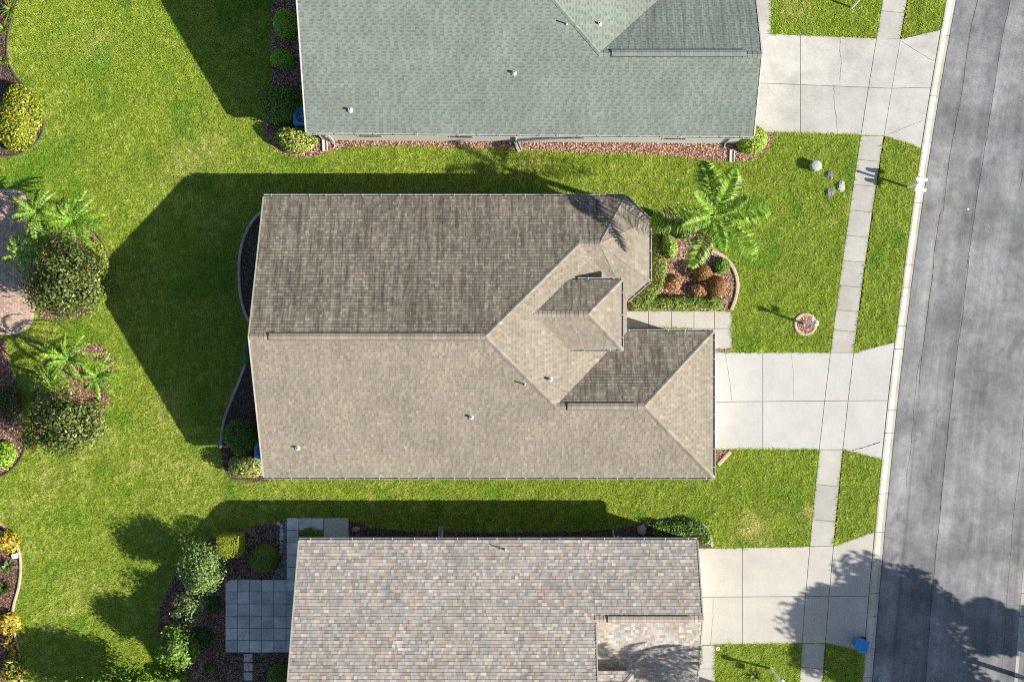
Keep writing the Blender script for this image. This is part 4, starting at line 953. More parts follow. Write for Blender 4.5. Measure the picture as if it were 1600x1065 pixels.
rock('rock', 'grey rock in the lawn nearest the pedestal', 1295.5, 274.5, .22, .15, 'rock', GR, 1)
rock('rock', 'palest rock of the three in the lawn nearest the sidewalk', 1313, 291, .20, .17, 'rock_pale', GR, 2, 1.45)
rock('rock', 'grey rock in the lawn farthest below the pedestal', 1296.5, 300.5, .23, .14, 'rock', GR, 3)
rock('rock', 'flat pale rock beside the concrete pad of the paver path', 556, 826, .20, .12, 'rock_pale', None, 4, .7)
rock('rock', 'big pale boulder at the left end of the hedge by the brown roof', 1003, 827, .22, .22, 'rock_pale', None, 5, 1.2)
rock('rock', 'flat grey rock right above the pale boulder by the hedge', 1011, 820, .20, .12, 'rock', None, 6, .6)
rock('rock', 'dark flat rock on the upper hedge edge near the brown roof', 1036, 815, .28, .10, 'rock', None, 7, .4)
for k, (px, py) in enumerate([(435, 817.5), (440, 821), (440.5, 828), (440.5, 834.5), (440, 841), (440, 848), (439.5, 855), (439, 862)]):
    rock('border_stone', ['round white border stone %s of the paver path row' % w for w in ('set aside at the upper left end', 'first from the top', 'second from the top', 'third from the top', 'fourth from the top', 'third from the bottom', 'second from the bottom', 'at the bottom')][k],
         px, py, R.uniform(.095, .12), .11, 'rock_white' if k < 5 else 'rock_pale', 'white border stones in a row', 20+k, 1.0, 'border stone')
for k, (px, py, an) in enumerate([(1100, 821, -.7), (1106, 829, -.95), (1110.5, 839, -1.3), (1112, 849, -1.6)]):
    x, y = g(px, py); mb = MB(); mb.obox((x, y), .15, .06, -.02, .09+.01*k % .03, an, None, .12)
    props(mb.build('edging_brick', M['edging_grey']), ['pale edging brick highest up round the hedge end', 'pale edging brick second from the top round the hedge end', 'pale edging brick third from the top round the hedge end', 'pale edging brick nearest the cream driveway'][k], 'edging brick', 'edging bricks round the hedge end')
# grey gravel strip beside the pavers
gp = ccw(gl([(442.5, 810), (447.6, 810), (447.6, 904), (424, 904), (432, 890), (442.5, 872)])); V, Fs, c = scatter_chips(gp, 3000, [(.26, .27, .29), (.34, .35, .36), (.18, .19, .21)], .04, .016, 31)
o = mk('gravel', V, Fs, M['gravel'], cols=c, kind='stuff'); props(o, 'grey blue gravel strip beside the paver path', 'gravel')

# wheeled recycling bin on the kerb
x, y = g(1344, 1005.5, .5); an = -.16; wb = thing('recycling_bin', 'blue wheeled recycling bin standing at the kerb', 'bin', (x, y, 0))
ca, sa = math.cos(an), math.sin(an); T = lambda a, b: (x+a*ca-b*sa, y+a*sa+b*ca)
mb = MB(); V = []
for z, hx_, hy_ in ((.05, .21, .22), (.5, .25, .255), (.92, .285, .285)):
    for s1, s2 in ((-1, -.6), (-.7, -1), (.9, -1), (1, -.8), (1, .8), (.9, 1), (-.7, 1), (-1, .6)): V.append((*T(s1*hx_, s2*hy_), z))
mb.add(V, [list(range(8))[::-1]]+[[r*8+i, r*8+(i+1) % 8, (r+1)*8+(i+1) % 8, (r+1)*8+i] for r in range(2) for i in range(8)]+[list(range(16, 24))]); mb.build('body', M['blue_bin'], wb)
mb = MB(); V = []
for z, k in ((.922, 1.04), (.955, 1.04), (1.0, .8)):
    for s1, s2 in ((-1, -.6), (-.7, -1), (.9, -1), (1, -.8), (1, .8), (.9, 1), (-.7, 1), (-1, .6)): V.append((*T(s1*.30*k, s2*.30*k), z))
mb.add(V, [list(range(8))[::-1]]+[[r*8+i, r*8+(i+1) % 8, (r+1)*8+(i+1) % 8, (r+1)*8+i] for r in range(2) for i in range(8)]+[list(range(16, 24))]); mb.build('lid', M['blue_bin'], wb)
mb = MB(); mb.tube([(*T(.36, -.22), .90), (*T(.40, -.22), .93), (*T(.40, .22), .93), (*T(.36, .22), .90)], .018, 6); mb.build('handle', M['blue_bin'], wb)
for s in (-1, 1):
    mb = MB(); p, q = T(.27, s*.27), T(.27, s*.21); mb.tube([(*p, .13), (*q, .13)], .13, 16); mb.build('wheel', M['black'], wb)

def air_conditioner(px, py, label, rz=0):
    x, y = g(px, py, .8); t = thing('air_conditioner', label, 'air conditioner', (x, y, 0), 'outdoor air conditioners'); s = .42
    def rr_(s, r=.1, n=4): return [(x+sx*(s-r)+r*math.cos(b), y+sy*(s-r)+r*math.sin(b)) for sx, sy, b0 in ((1, 1, 0), (-1, 1, 1), (-1, -1, 2), (1, -1, 3)) for b in [(b0+k/n)*math.pi/2 for k in range(n+1)]]
    mb = MB(); mb.prism(rr_(s+.08), 0, .05); mb.build('pad', M['block'], t)
    mb = MB(); mb.prism(rr_(s), .0505, .78); mb.build('cabinet', M['ac'], t)
    top = MB(); o_, i_ = rr_(s+.01), [(x+.31*math.cos(2*math.pi*(k+.0)/20), y+.31*math.sin(2*math.pi*k/20)) for k in range(20)]
    V = [(*p, .7805) for p in o_]+[(*p, .84) for p in o_]+[(*p, .84) for p in i_]+[(*p, .785) for p in i_]; n = 20
    top.add(V, [[r*n+i, r*n+(i+1) % n, (r+1)*n+(i+1) % n, (r+1)*n+i] for r in range(3) for i in range(n)]); top.build('top_rim', M['ac'], t)
    mb = MB(); mb.lathe((x, y), [(.30, .786), (.30, .79)], 20); mb.build('fan_well', M['ac_dark'], t)
    fan = MB()
    for k in range(4):
        a = k*math.pi/2+.3; fan.add([(x+.07*math.cos(a-.3), y+.07*math.sin(a-.3), .80), (x+.27*math.cos(a-.25), y+.27*math.sin(a-.25), .80), (x+.27*math.cos(a+.4), y+.27*math.sin(a+.4), .825), (x+.07*math.cos(a+.5), y+.07*math.sin(a+.5), .825)], [[0, 1, 2, 3]])
    fan.build('fan_blade', M['ac'], t)
    mb = MB(); mb.lathe((x, y), [(.09, .83), (.09, .86), (.05, .87)], 12); mb.build('motor_hub', M['ac'], t)
    for q in (.16, .22, .28):
        mb = MB(); mb.tube([(x+q*math.cos(2*math.pi*k/24), y+q*math.sin(2*math.pi*k/24), .848) for k in range(25)], .007, 4, None, False); mb.build('guard_ring', M['ac'], t)
air_conditioner(472, 182, 'air conditioner half under the eave of the grey-green house'); air_conditioner(411, 704, 'air conditioner peeking out behind the tan house')

# rolled green hose / cover behind the tan house, small white box light, doormat
x, y = g(389, 550); mb = MB(); pts = [(x-.06+.05*math.sin(k*1.7), y+.55-.10*k, .22+.05*math.sin(k*2.3)) for k in range(12)]
mb.tube(pts, [.08, .12, .13, .15, .16, .15, .17, .18, .17, .19, .17, .10], 9); mb.add([(x-.2, y+.5, 0), (x+.1, y+.5, 0), (x+.1, y-.6, 0), (x-.2, y-.6, 0), (x-.1, y+.4, .2), (x+.02, y+.4, .2), (x+.02, y-.5, .2), (x-.12, y-.5, .2)], [[0, 1, 5, 4], [1, 2, 6, 5], [2, 3, 7, 6], [3, 0, 4, 7], [4, 5, 6, 7]])
props(mb.build('garden_cover', M['green_cloth'], smooth=True), 'crumpled dark green cover lying behind the tan house gable', 'cover')
x, y = g(25.5, 867); t = thing('garden_light', 'small white flood light inside the croton bed edging', 'garden light', (x, y, 0))
mb = MB(); mb.tube([(x, y, 0), (x, y, .12)], .025, 6); mb.build('stake', M['black'], t); mb = MB(); mb.obox((x, y), .13, .13, .12, .26, .2, None, .15); mb.build('housing', M['white'], t)
x, y = g(1130, 546.5); mb = MB(); V, Fs, c = scatter_chips([(x-.38, y-.06), (x+.38, y-.06), (x+.38, y+.06), (x-.38, y+.06)], 160, [(.3, .16, .2), (.2, .1, .14), (.5, .42, .42), (.1, .06, .08)], .07, .02, 33)
o = mk('fallen_petals', V, Fs, M['chip'], cols=c, kind='stuff'); props(o, 'dark reddish scraps lying on the walkway edge beside the driveway', 'debris')
x, y = g(1121.5, 1012.5); mb = MB(); mb.lathe((x, y), [(.10, 0), (.10, .05), (.05, .05), (.05, .02)], 12); props(mb.build('irrigation_cap', M['white']), 'small round white irrigation cap at the lawn corner', 'irrigation cap')
x, y = g(1514, 326.5); mb = MB(); mb.lathe((x, y), [(.05, ROADZ), (.05, ROADZ+.008), (.02, ROADZ+.012)], 10); props(mb.build('survey_marker', M['white']), 'tiny white survey marker dot on the asphalt', 'marker')

# ------------------------------------------------------------------ plants
def leaf_mesh(C, N, size, asp, rng, fold=.18):
    """one diamond leaf per centre, facing N, free twist"""
    n = len(C); N = N/np.linalg.norm(N, axis=1, keepdims=True)
    a = rng.normal(size=(n, 3)); a -= N*(a*N).sum(1, keepdims=True); a /= np.linalg.norm(a, axis=1, keepdims=True); b = np.cross(N, a)
    s = (size*rng.uniform(.6, 1.3, n))[:, None]; V = np.empty((n, 4, 3))
    V[:, 0] = C-a*s*.5; V[:, 2] = C+a*s*.5+N*s*-.1; V[:, 1] = C+b*s*asp*.5+N*s*fold; V[:, 3] = C-b*s*asp*.5+N*s*fold
    return V.reshape(-1, 3), np.arange(4*n).reshape(-1, 4)
def leaf_cols(n, pal, rng, lo=.7, hi=1.25):
    return np.array(pal)[rng.integers(0, len(pal), n)]*rng.uniform(lo, hi, (n, 1))*1.45
def blob_points(n, rx, ry, rz, rng, shape='blob', lumps=9, depth=.35, low=-.25):
    d = rng.normal(size=(int(n*1.8), 3)); d /= np.linalg.norm(d, axis=1, keepdims=True); d = d[d[:, 2] > low][:n]; m = len(d)
    if shape == 'box':
        d = d/np.abs(d).max(1, keepdims=True); N = np.where(np.abs(d) >= .999, d, d*.15); r = 1-rng.uniform(0, .10, m)
    elif shape == 'ball':
        N = d.copy(); r = 1-rng.uniform(0, .10, m)
    else:
        L = rng.normal(size=(lumps, 3)); L /= np.linalg.norm(L, axis=1, keepdims=True); w = (d@L.T).max(1)
        r = (.72+.28*np.clip((w-.5)/.5, 0, 1)**1.5)*(1-rng.random(m)**2.2*depth); N = d+.35*rng.normal(size=(m, 3))
    P = d*r[:, None]*np.array([rx, ry, rz]); return P, N+np.array([.0, 0, .35])
def shrub(name, label, px, py, rx, ry, h, pal, n, leaf, shape='blob', group=None, cat='shrub', asp=.55, mat='leaf', seed=None, z0=.08, yaw=0, jit=.35):
    """px,py: where the middle of its top appears in the photo (at 0.6 of its height)"""
    rng = np.random.default_rng(seed if seed is not None else int(px*7+py*13) % 9973); x, y = g(px, py, h*.6)
    t = thing(name, label, cat, (x, y, 0), group)
    rz = (h-z0)/1.25 if shape != 'box' else (h-z0)/2
    zc = h-rz
    P, N = blob_points(n, rx, ry, rz, rng, shape, low=-.25 if shape != 'box' else -1)
    if shape != 'box':   # a darker inner layer so that the ground does not show through
        P2, N2 = blob_points(n//3, rx*.75, ry*.75, rz*.75, rng, 'ball'); P = np.concatenate([P, P2]); N = np.concatenate([N, N2])
    N = N+jit*rng.normal(size=N.shape)
    if yaw: c, s = math.cos(yaw), math.sin(yaw); Rm = np.array([[c, s, 0], [-s, c, 0], [0, 0, 1]]); P = P@Rm; N = N@Rm
    V, Fs = leaf_mesh(P+np.array([x, y, zc]), N, leaf, asp, rng)
    V[:, 2] = np.maximum(V[:, 2], .02)
    mk('foliage', V, Fs, M[mat], t, cols=leaf_cols(len(Fs), pal, rng))
    mb = MB()
    for k in range(4): a = rng.uniform(0, 6.28); mb.tube([(x+.04*math.cos(a), y+.04*math.sin(a), 0), (x+rx*.45*math.cos(a), y+ry*.45*math.sin(a), h*.6)], [.025, .01], 5)
    mb.build('stem', M['bark'], t); return t
def hedge(name, label, pts, w, h, pal, n, leaf, group=None, mat='leaf', seed=1, cat='hedge'):
    """leafy hedge along a line of photo points"""
    rng = np.random.default_rng(seed); P = [np.array(q) for q in gl(smooth_line(pts, 5), h*.6)]; t = thing(name, label, cat, (*P[len(P)//2], 0), group)
    seg = np.array([np.linalg.norm(b-a) for a, b in zip(P[:-1], P[1:])]); cum = np.concatenate([[0], np.cumsum(seg)]); s = rng.uniform(0, cum[-1], n)
    i = np.clip(np.searchsorted(cum, s)-1, 0, len(seg)-1); f = ((s-cum[i])/seg[i])[:, None]; A = np.array(P)[i]; B = np.array(P)[i+1]; C = A+(B-A)*f; T = (B-A)/seg[i][:, None]; Nn = np.stack([-T[:, 1], T[:, 0]], 1)
    ang = rng.uniform(-.15, math.pi+.15, n); lump = .85+.15*np.sin(s*5.1+1)*np.sin(s*2.3); rr_ = (1-rng.random(n)**2*.35)*lump
    off = np.clip(np.cos(ang)*1.15, -1, 1)*w/2*rr_; z = np.maximum(.05, .08+(h-.08)*np.clip(np.sin(ang)*1.25, 0, 1)*rr_)
    Q = np.concatenate([C+Nn*off[:, None]+rng.normal(size=(n, 2))*.03, z[:, None]], 1)
    N = np.concatenate([Nn*np.cos(ang)[:, None], (np.sin(ang)+.3)[:, None]], 1)+.4*rng.normal(size=(n, 3))
    V, Fs = leaf_mesh(Q, N, leaf, .55, rng); V[:, 2] = np.maximum(V[:, 2], .02); mk('foliage', V, Fs, M[mat], t, cols=leaf_cols(n, pal, rng))
    mb = MB()
    for q in P[::max(1, len(P)//8)]: mb.tube([(*q, 0), (q[0]+.05, q[1]+.03, h*.6)], [.02, .008], 5)
    mb.build('stem', M['bark'], t); return t
def tree(name, label, base, crown, rx, ry, rz, pal, clumps, per, leaf, seed, trunk_r=.12, mat='leaf', group=None, cat='tree', clump_r=.42, bark='bark'):
    """base xy, crown centre xyz; crown made of leafy clumps on limbs"""
    rng = np.random.default_rng(seed); t = thing(name, label, cat, (base[0], base[1], 0), group); cr = np.array(crown); mb = MB()
    fork = np.array([base[0]*.5+cr[0]*.5, base[1]*.5+cr[1]*.5, max(.5, cr[2]-rz*.75)])
    mb.lathe(base, [(trunk_r*1.5, 0), (trunk_r*1.05, .15)], 8); mb.tube([(base[0], base[1], .1), tuple((np.array([*base, .1])+fork)/2+rng.normal(size=3)*.05), tuple(fork)], [trunk_r, trunk_r*.85, trunk_r*.7], 8)
    CC = []
    while len(CC) < clumps:
        p = rng.normal(size=3); p /= np.linalg.norm(p); p *= rng.uniform(.25, .95)**.6
        if p[2] > -.65: CC.append(cr+p*np.array([rx, ry, rz])*(1-clump_r*.5))
    for c in CC[::2]:
        m_ = (fork+c)/2+np.array([0, 0, -.1*rz])+rng.normal(size=3)*.05; mb.tube([tuple(fork), tuple(m_), tuple(c)], [trunk_r*.45, trunk_r*.28, trunk_r*.1], 5)
    mb.build('trunk', M[bark], t); Ps, Ns = [], []
    for c in CC:
        k = clump_r*rng.uniform(.7, 1.2); d = rng.normal(size=(per, 3)); d /= np.linalg.norm(d, axis=1, keepdims=True); r = rng.random(per)**.45
        Ps.append(c+d*r[:, None]*np.array([rx, ry, rz*.9])*k); o_ = (c-cr)/np.array([rx, ry, rz]); Ns.append(d*.6+o_*.7+np.array([0, 0, .4])+rng.normal(size=(per, 3))*.45)
    V, Fs = leaf_mesh(np.concatenate(Ps), np.concatenate(Ns), leaf, .5, rng); V[:, 2] = np.maximum(V[:, 2], .03)
    f = np.repeat(rng.uniform(.75, 1.2, len(CC)), per)[:, None]
    mk('crown', V, Fs, M[mat], t, cols=leaf_cols(len(Fs), pal, rng)*f); return t
def frond(parent, base, az, L, rise, droop, pal, rng, pairs=34, ll=.55, lw=.045, vee=.45, name='frond'):
    """pinnate palm leaf: rachis arching out from base, leaflets on both sides"""
    b = np.array(base, float); h = np.array([math.cos(az), math.sin(az), 0]); side = np.array([-h[1], h[0], 0]); up = np.array([0, 0, 1.])
    def pt(s): return b+h*L*(s*.96-.10*s**3)+up*(rise*L*s-droop*L*s**2.2)
    mbv = []; mbf = []; cols = []
    ss = np.linspace(0, 1, 9); rad = np.linspace(.028, .006, 9)
    for i, s in enumerate(ss):
        p = pt(s)
        for o_ in (side*rad[i], up*rad[i], -side*rad[i]): mbv.append(p+o_)
    for i in range(8):
        for j in range(2): mbf.append([i*3+j, i*3+j+1, (i+1)*3+j+1, (i+1)*3+j]); cols.append(np.array(pal[0])*1.3)
    for s in np.linspace(.10, 1, pairs):
        p = pt(s); t = pt(min(1, s+.02))-pt(s-.02); t /= np.linalg.norm(t); l = ll*L/2.6*(math.sin(math.pi*(.12+.84*s**.8))**.7)*rng.uniform(.85, 1.1)
        for sg in (-1, 1):
            ang = rng.uniform(.35, .95)*(1-.45*s); d = side*sg*math.cos(ang)+t*math.sin(ang); d = d+up*vee*rng.uniform(.3, 1.2)*(1-.4*s); d /= np.linalg.norm(d)
            q1 = p+d*l*.5; q2 = p+d*l-up*l*rng.uniform(.22, .6); wv = np.cross(d, up*.8+side*sg*.35); wv /= np.linalg.norm(wv); w = lw*L/2.6*rng.uniform(.8, 1.25)
            n0 = len(mbv); mbv += [p-wv*w*.35, p+wv*w*.35, q1+wv*w*.5, q2, q1-wv*w*.5]; c = np.array(pal[rng.integers(0, len(pal))])*rng.uniform(.75, 1.25)
            mbf += [[n0, n0+1, n0+2, n0+4], [n0+4, n0+2, n0+3]]; cols += [c, c]
    return mk(name, np.array(mbv), mbf, M['palm_leaf'], parent, cols=np.array(cols))
def palm(name, label, base, top, fronds, pal, seed, trunk_r=.13, trunk='palm_bark', L=1.6, shaft=None, group=None, pairs=26, ll=.37, lw=.055, rise=.45, droop=.75):
    """fronds: number, or list of (azimuth deg, length, rise, droop)"""
    rng = np.random.default_rng(seed); t = thing(name, label, 'palm', (base[0], base[1], 0), group); mb = MB(); b = np.array([*base, 0.]); tp = np.array(top, float); n = 9
    pts = [tuple(b+(tp-b)*k/(n-1)) for k in range(n)]; rad = [trunk_r*(1.35 if k == 0 else 1.12 if k == 1 else 1.0-.18*k/n) for k in range(n)]
    mb.tube(pts, rad, 12); mb.build('trunk', M[trunk], t, smooth=True)
    if shaft:
        mb = MB(); mb.tube([tuple(tp-np.array([0, 0, .05])), tuple(tp+np.array([0, 0, shaft*.5])), tuple(tp+np.array([0, 0, shaft]))], [trunk_r*.95, trunk_r*.8, .05], 12); mb.build('crownshaft', M['crownshaft'], t, smooth=True); tp = tp+np.array([0, 0, shaft*.85])
    if isinstance(fronds, int): fronds = [(k*137.5+rng.uniform(-15, 15), L*rng.uniform(.8, 1.12)*(.75 if k % 5 == 4 else 1), rise*rng.uniform(.4, 1.5)+(.5 if k % 5 == 4 else 0), droop*rng.uniform(.8, 1.25)) for k in range(fronds)]
    for az, l, r_, d in fronds: frond(t, tp+rng.normal(size=3)*.02, math.radians(az), l, r_, d, pal, rng, pairs, ll, lw)
    return t
def rosette(name, label, px, py, n, L, pal, h=.35, group=None, seed=1, cat='plant', w=.07):
    """spiky plant of strap leaves"""
    rng = np.random.default_rng(seed); x, y = g(px, py, h*.6); t = thing(name, label, cat, (x, y, 0), group)
    for k in range(n):
        a = rng.uniform(0, 6.283); l = L*rng.uniform(.6, 1.15); el = rng.uniform(.35, 1.2); hd = np.array([math.cos(a), math.sin(a)]); sd = np.array([-hd[1], hd[0]]); V = []; c = np.array(pal[rng.integers(0, len(pal))])*rng.uniform(.75, 1.25)
        for s in (0, .4, .8, 1.0):
            r_ = l*s*math.cos(el); z = .05+h*(1.6*s-.9*s*s)*math.sin(el); ww = w*(.5+1.2*s)*(1-s)**.5*.5+.004
            V += [(x+hd[0]*r_+sd[0]*ww, y+hd[1]*r_+sd[1]*ww, z), (x+hd[0]*r_-sd[0]*ww, y+hd[1]*r_-sd[1]*ww, z)]
        mk('leaf', V, [[0, 1, 3, 2], [2, 3, 5, 4], [4, 5, 7, 6]], M['leaf'], t, cols=np.array([c]*3))
    return t

G1 = [(.10, .19, .02), (.13, .23, .03), (.08, .15, .018), (.17, .26, .04)]            # bright green
GD = [(.035, .075, .012), (.05, .10, .016), (.07, .12, .02), (.03, .06, .012)]         # dark green
GY = [(0.24, 0.256, 0.02), (0.176, 0.224, 0.024), (0.288, 0.272, 0.032), (0.112, 0.16, 0.016)]              # yellow green
GO = [(0.0748, 0.1008, 0.0198), (0.1088, 0.1368, 0.033), (0.0544, 0.0792, 0.0145), (0.1428, 0.1656, 0.0495), (0.034, 0.0576, 0.0106)]   # olive magnolia
GB = [(.10, .17, .045), (.16, .22, .08), (.24, .27, .14), (.07, .13, .03)]             # grey green
BR = [(.20, .095, .03), (.25, .12, .035), (.16, .08, .025), (.17, .12, .035)]             # brown clipped
CR = [(0.374, 0.2592, 0.021), (0.3264, 0.2016, 0.021), (0.204, 0.2016, 0.028), (0.408, 0.3168, 0.056), (0.1224, 0.1296, 0.021)]   # croton
PG = [(0.1456, 0.2862, 0.022), (0.2016, 0.3498, 0.035), (0.0896, 0.1802, 0.016), (0.336, 0.477, 0.09)]             # palm green
RS = [(.34, .17, .10), (.26, .13, .08), (.40, .24, .15), (.22, .16, .06)]              # reddish dry shrub

# front bed of the middle house
hedge('hedge', 'low green hedge along the bay wall of the tan house', [(1030, 352), (1031, 385), (1030, 420), (1026, 445), (1010, 462), (985, 474)], .85, .55, [(.13, .2, .03), (.17, .24, .04), (.1, .16, .02), (.2, .22, .05)], 3600, .085, None, seed=5)
hedge('hedge', 'clipped green hedge along the entry walkway', [(1000, 474), (1040, 473), (1085, 473), (1128, 473)], .62, .5, G1+[(.22, .25, .06)], 3000, .10, None, seed=6)
shrub('shrub', 'tall oval bright green shrub beside the bay hedge', 1047, 384, .42, .80, .95, [(.19, .27, .05), (.24, .32, .07), (.14, .22, .03)], 1500, .11, 'blob', None, seed=21, yaw=.1)
FB = 'shrubs in the front mulch bed'
shrub('shrub', 'round clipped brown shrub nearest the palm', 1098, 425, .47, .44, .75, BR, 1600, .065, 'ball', FB, seed=22)
shrub('shrub', 'larger round clipped brown shrub beside the pink edging', 1121.5, 447, .48, .52, .75, BR, 1800, .065, 'ball', FB, seed=23)
shrub('shrub', 'sparse orange brown shrub at the left of the front bed', 1052, 441, .55, .42, .5, RS+[(.34, .22, .07)], 700, .09, 'blob', FB, seed=24)
shrub('shrub', 'sparse reddish shrub between the orange one and the brown balls', 1093, 453, .48, .40, .5, RS, 750, .085, 'blob', FB, seed=25)
shrub('shrub', 'green ground shrub inside the pink edging right of the palm', 1127, 414, .50, .45, .5, G1, 900, .10, 'blob', FB, seed=26)
shrub('shrub', 'dark green shrub under the palm fronds', 1070, 362, .42, .38, .6, GD+G1, 700, .12, 'blob', FB, seed=27)
shrub('shrub', 'small dark shrub at the upper corner of the bay window', 1020, 336, .45, .32, .55, GD+G1, 600, .10, 'blob', FB, seed=28)
bx, by = g(1082, 357.5); tx, ty = g(1114, 338, 5.15)
palm('royal_palm', 'tall feathery palm with pale trunk in front of the tan house', (bx, by), (tx, ty, 4.75),
     [(97, 3.1, .12, .42), (66, 2.6, .55, .45), (9, 3.2, .12, .38), (-42, 3.3, .10, .40), (-113, 2.9, .18, .42), (184, 3.2, .10, .40), (-80, 2.0, .7, .35), (140, 1.7, .95, .3), (30, 1.6, 1.1, .25), (-160, 1.9, .8, .35)], PG, 3, .15, 'palm_trunk', shaft=.75, pairs=54, ll=.72, lw=.046)

# grey-green house planting
shrub('shrub', 'round clipped bush beside the grey-green house at the top edge', 444, 34, .62, .72, 1.3, [(.2, .36, .03), (.26, .42, .04), (.15, .28, .02)], 2400, .085, 'ball', 'bushes behind the grey-green house', seed=31)
shrub('shrub', 'small round bush second from the top behind the grey-green house', 440, 90, .66, .55, 1.1, [(.2, .36, .03), (.26, .42, .04), (.15, .28, .02)], 1800, .09, 'blob', 'bushes behind the grey-green house', seed=32)
shrub('shrub', 'big shaded shrub left of the air conditioner', 437, 163, 1.25, 1.1, 1.7, G1+GD[2:3], 3400, .12, 'blob', None, seed=33)
shrub('shrub', 'sunlit yellow-green shrub at the lower left house corner', 456, 217, 1.35, .75, 1.1, [(.24, .28, .06), (.17, .22, .04), (.3, .32, .09), (.1, .14, .025)], 2400, .13, 'blob', None, seed=34, yaw=-.25)
shrub('shrub', 'bright clipped shrub at the right corner of the grey-green house', 1176, 216, .80, .72, 1.0, [(.20, .30, .03), (.26, .34, .04), (.14, .22, .02)], 2400, .10, 'ball', None, seed=35)
# behind the middle house
shrub('shrub', 'dark shaded shrub behind the tan house air conditioner', 374, 683, 1.0, .95, 1.75, G1[:2]+GD[1:3], 3000, .10, 'blob', None, seed=36)
shrub('shrub', 'pale yellow-green shrub at the lower left corner of the tan house', 384, 729, 1.05, .75, 1.3, [(.24, .27, .07), (.18, .22, .05), (.32, .32, .12), (.11, .15, .03)], 1700, .12, 'blob', None, seed=37)
# garden behind the brown-roofed house
shrub('shrub', 'cube-shaped yellow-green clipped hedge', 360, 851, .54, .54, 1.55, [(.22, .27, .02), (.25, .29, .025), (.19, .24, .02)], 6500, .06, 'box', None, seed=41, jit=.15)
shrub('shrub', 'perfectly round clipped bush beside the white stones', 409, 874.5, .70, .70, 1.25, [(.13, .2, .015), (.17, .24, .02), (.1, .16, .012)], 4200, .06, 'ball', None, seed=42)
b_ = g(322, 886); tree('small_tree', 'small tree with pale bare middle left of the cube hedge', b_, (g(316, 887, 1.8)[0], g(316, 887, 1.8)[1], 1.75), 1.3, 1.35, 1.15, GB+G1[:2], 44, 170, .12, 43, .06, group='little trees in the garden')
b_ = g(303, 946); tree('small_tree', 'thin pale little tree left of the patio', b_, (*g(299, 947, 1.3), 1.5), .95, .78, .85, GB, 22, 90, .11, 44, .04, group='little trees in the garden')
b_ = g(282, 1005); tree('small_tree', 'leafy little tree below the thin pale one', b_, (*g(275, 1008, 1.8), 1.8), 1.15, 1.25, 1.15, G1+GB[:1], 36, 140, .14, 45, .05, group='little trees in the garden')
shrub('shrub', 'dark shaded shrub between the leafy tree and patio', 313, 1000, .7, .7, .6, GD, 600, .12, 'blob', None, seed=46)
shrub('shrub', 'dark green wispy shrub right of the thin pale tree', 333, 946, .5, .45, .5, GD+GB[:1], 380, .11, 'blob', None, seed=47)
shrub('shrub', 'half hidden round bush at the bottom beside the mottled roof', 433, 1056, .55, .55, .9, G1, 1300, .08, 'ball', None, seed=48)
shrub('shrub', 'small clipped shrub between paver path and roof corner', 482, 833, .42, .30, .45, G1, 600, .07, 'blob', None, seed=49)
b_ = g(208, 1088); tree('garden_tree', 'leafy tree rising from the bottom edge left of the garden', b_, (*g(190, 1092, 2.4), 2.4), 2.9, 1.9, 1.4, G1+GD[1:2], 46, 200, .17, 50, .12)
shrub('shrub', 'leafy shrub at the bottom edge below the leafy little tree', 270, 1062, .8, .5, 1.0, G1, 700, .14, 'blob', None, seed=51)
shrub('shrub', 'tiny green shrub in the mulch near the stepping stones', 330, 1043, .35, .3, .35, GD+G1, 200, .11, 'blob', None, seed=52)
mb = MB(); x, y = g(318, 1046); mb.tube([(x, y-.3, .02), (x-.35, y-.05, .25), (x-.5, y-.1, .3)], [.02, .014, .006], 5); mb.tube([(x, y-.3, .02), (x+.35, y-.4, .3), (x+.42, y-.9, .35)], [.02, .013, .006], 5); mb.tube([(x-.2, y-.15, .15), (x-.1, y+.15, .25)], [.01, .004], 5)
props(mb.build('fallen_branch', M['palm_trunk']), 'bare pale branch lying on the brown mulch', 'branch')
hedge('hedge', 'low shaded hedge at the corner of the brown-roofed house', [(1020, 826), (1055, 826), (1082, 823), (1098, 834), (1101, 850)], .80, .5, GD+G1, 2600, .10, None, seed=53)
shrub('shrub', 'narrow dark clipped shrub beside the lower garage walk', 1092.5, 1021, .15, .48, .7, [(.07, .13, .01), (.1, .17, .015)], 700, .06, 'box', None, seed=54)
# left side gardens
shrub('shrub', 'large clipped yellow-green shrub at the top left edge', 22, 180, 1.25, 1.75, 1.1, GY, 6500, .13, 'blob', None, seed=61, jit=.6)
rosette('strappy_plant', 'yellow-green strappy plant in the top left corner', 14, 14, 26, .8, GY+G1, .4, None, 62); rosette('strappy_plant', 'strappy plant second from the top left corner', 4, 44, 22, .65, G1+GY, .4, None, 63); rosette('strappy_plant', 'small strappy plant above the clipped yellow shrub', 1, 95, 16, .5, GY, .35, None, 64)
b_ = g(128, 437); tree('magnolia_tree', 'dense round glossy tree beside the brick patio', b_, (*g(101, 437, 2.6), 2.6), 2.15, 2.05, 1.45, GO, 80, 170, .15, 65, .11, 'gloss_leaf', 'glossy trees at the left', clump_r=.34)
b_ = g(118, 664); tree('magnolia_tree', 'spreading glossy tree below the island palms', b_, (*g(92, 662, 2.4), 2.4), 2.3, 1.7, 1.2, GO, 66, 150, .15, 66, .10, 'gloss_leaf', 'glossy trees at the left', clump_r=.34)
hedge('hedge', 'yellow-green low hedge on the right rim of the palm bed', [(146, 378), (157, 400), (164, 425), (164, 450), (156, 470), (138, 485)], .6, .45, GY+G1, 2200, .09, None, seed=67)
LPG = 'feathery palms at the left'
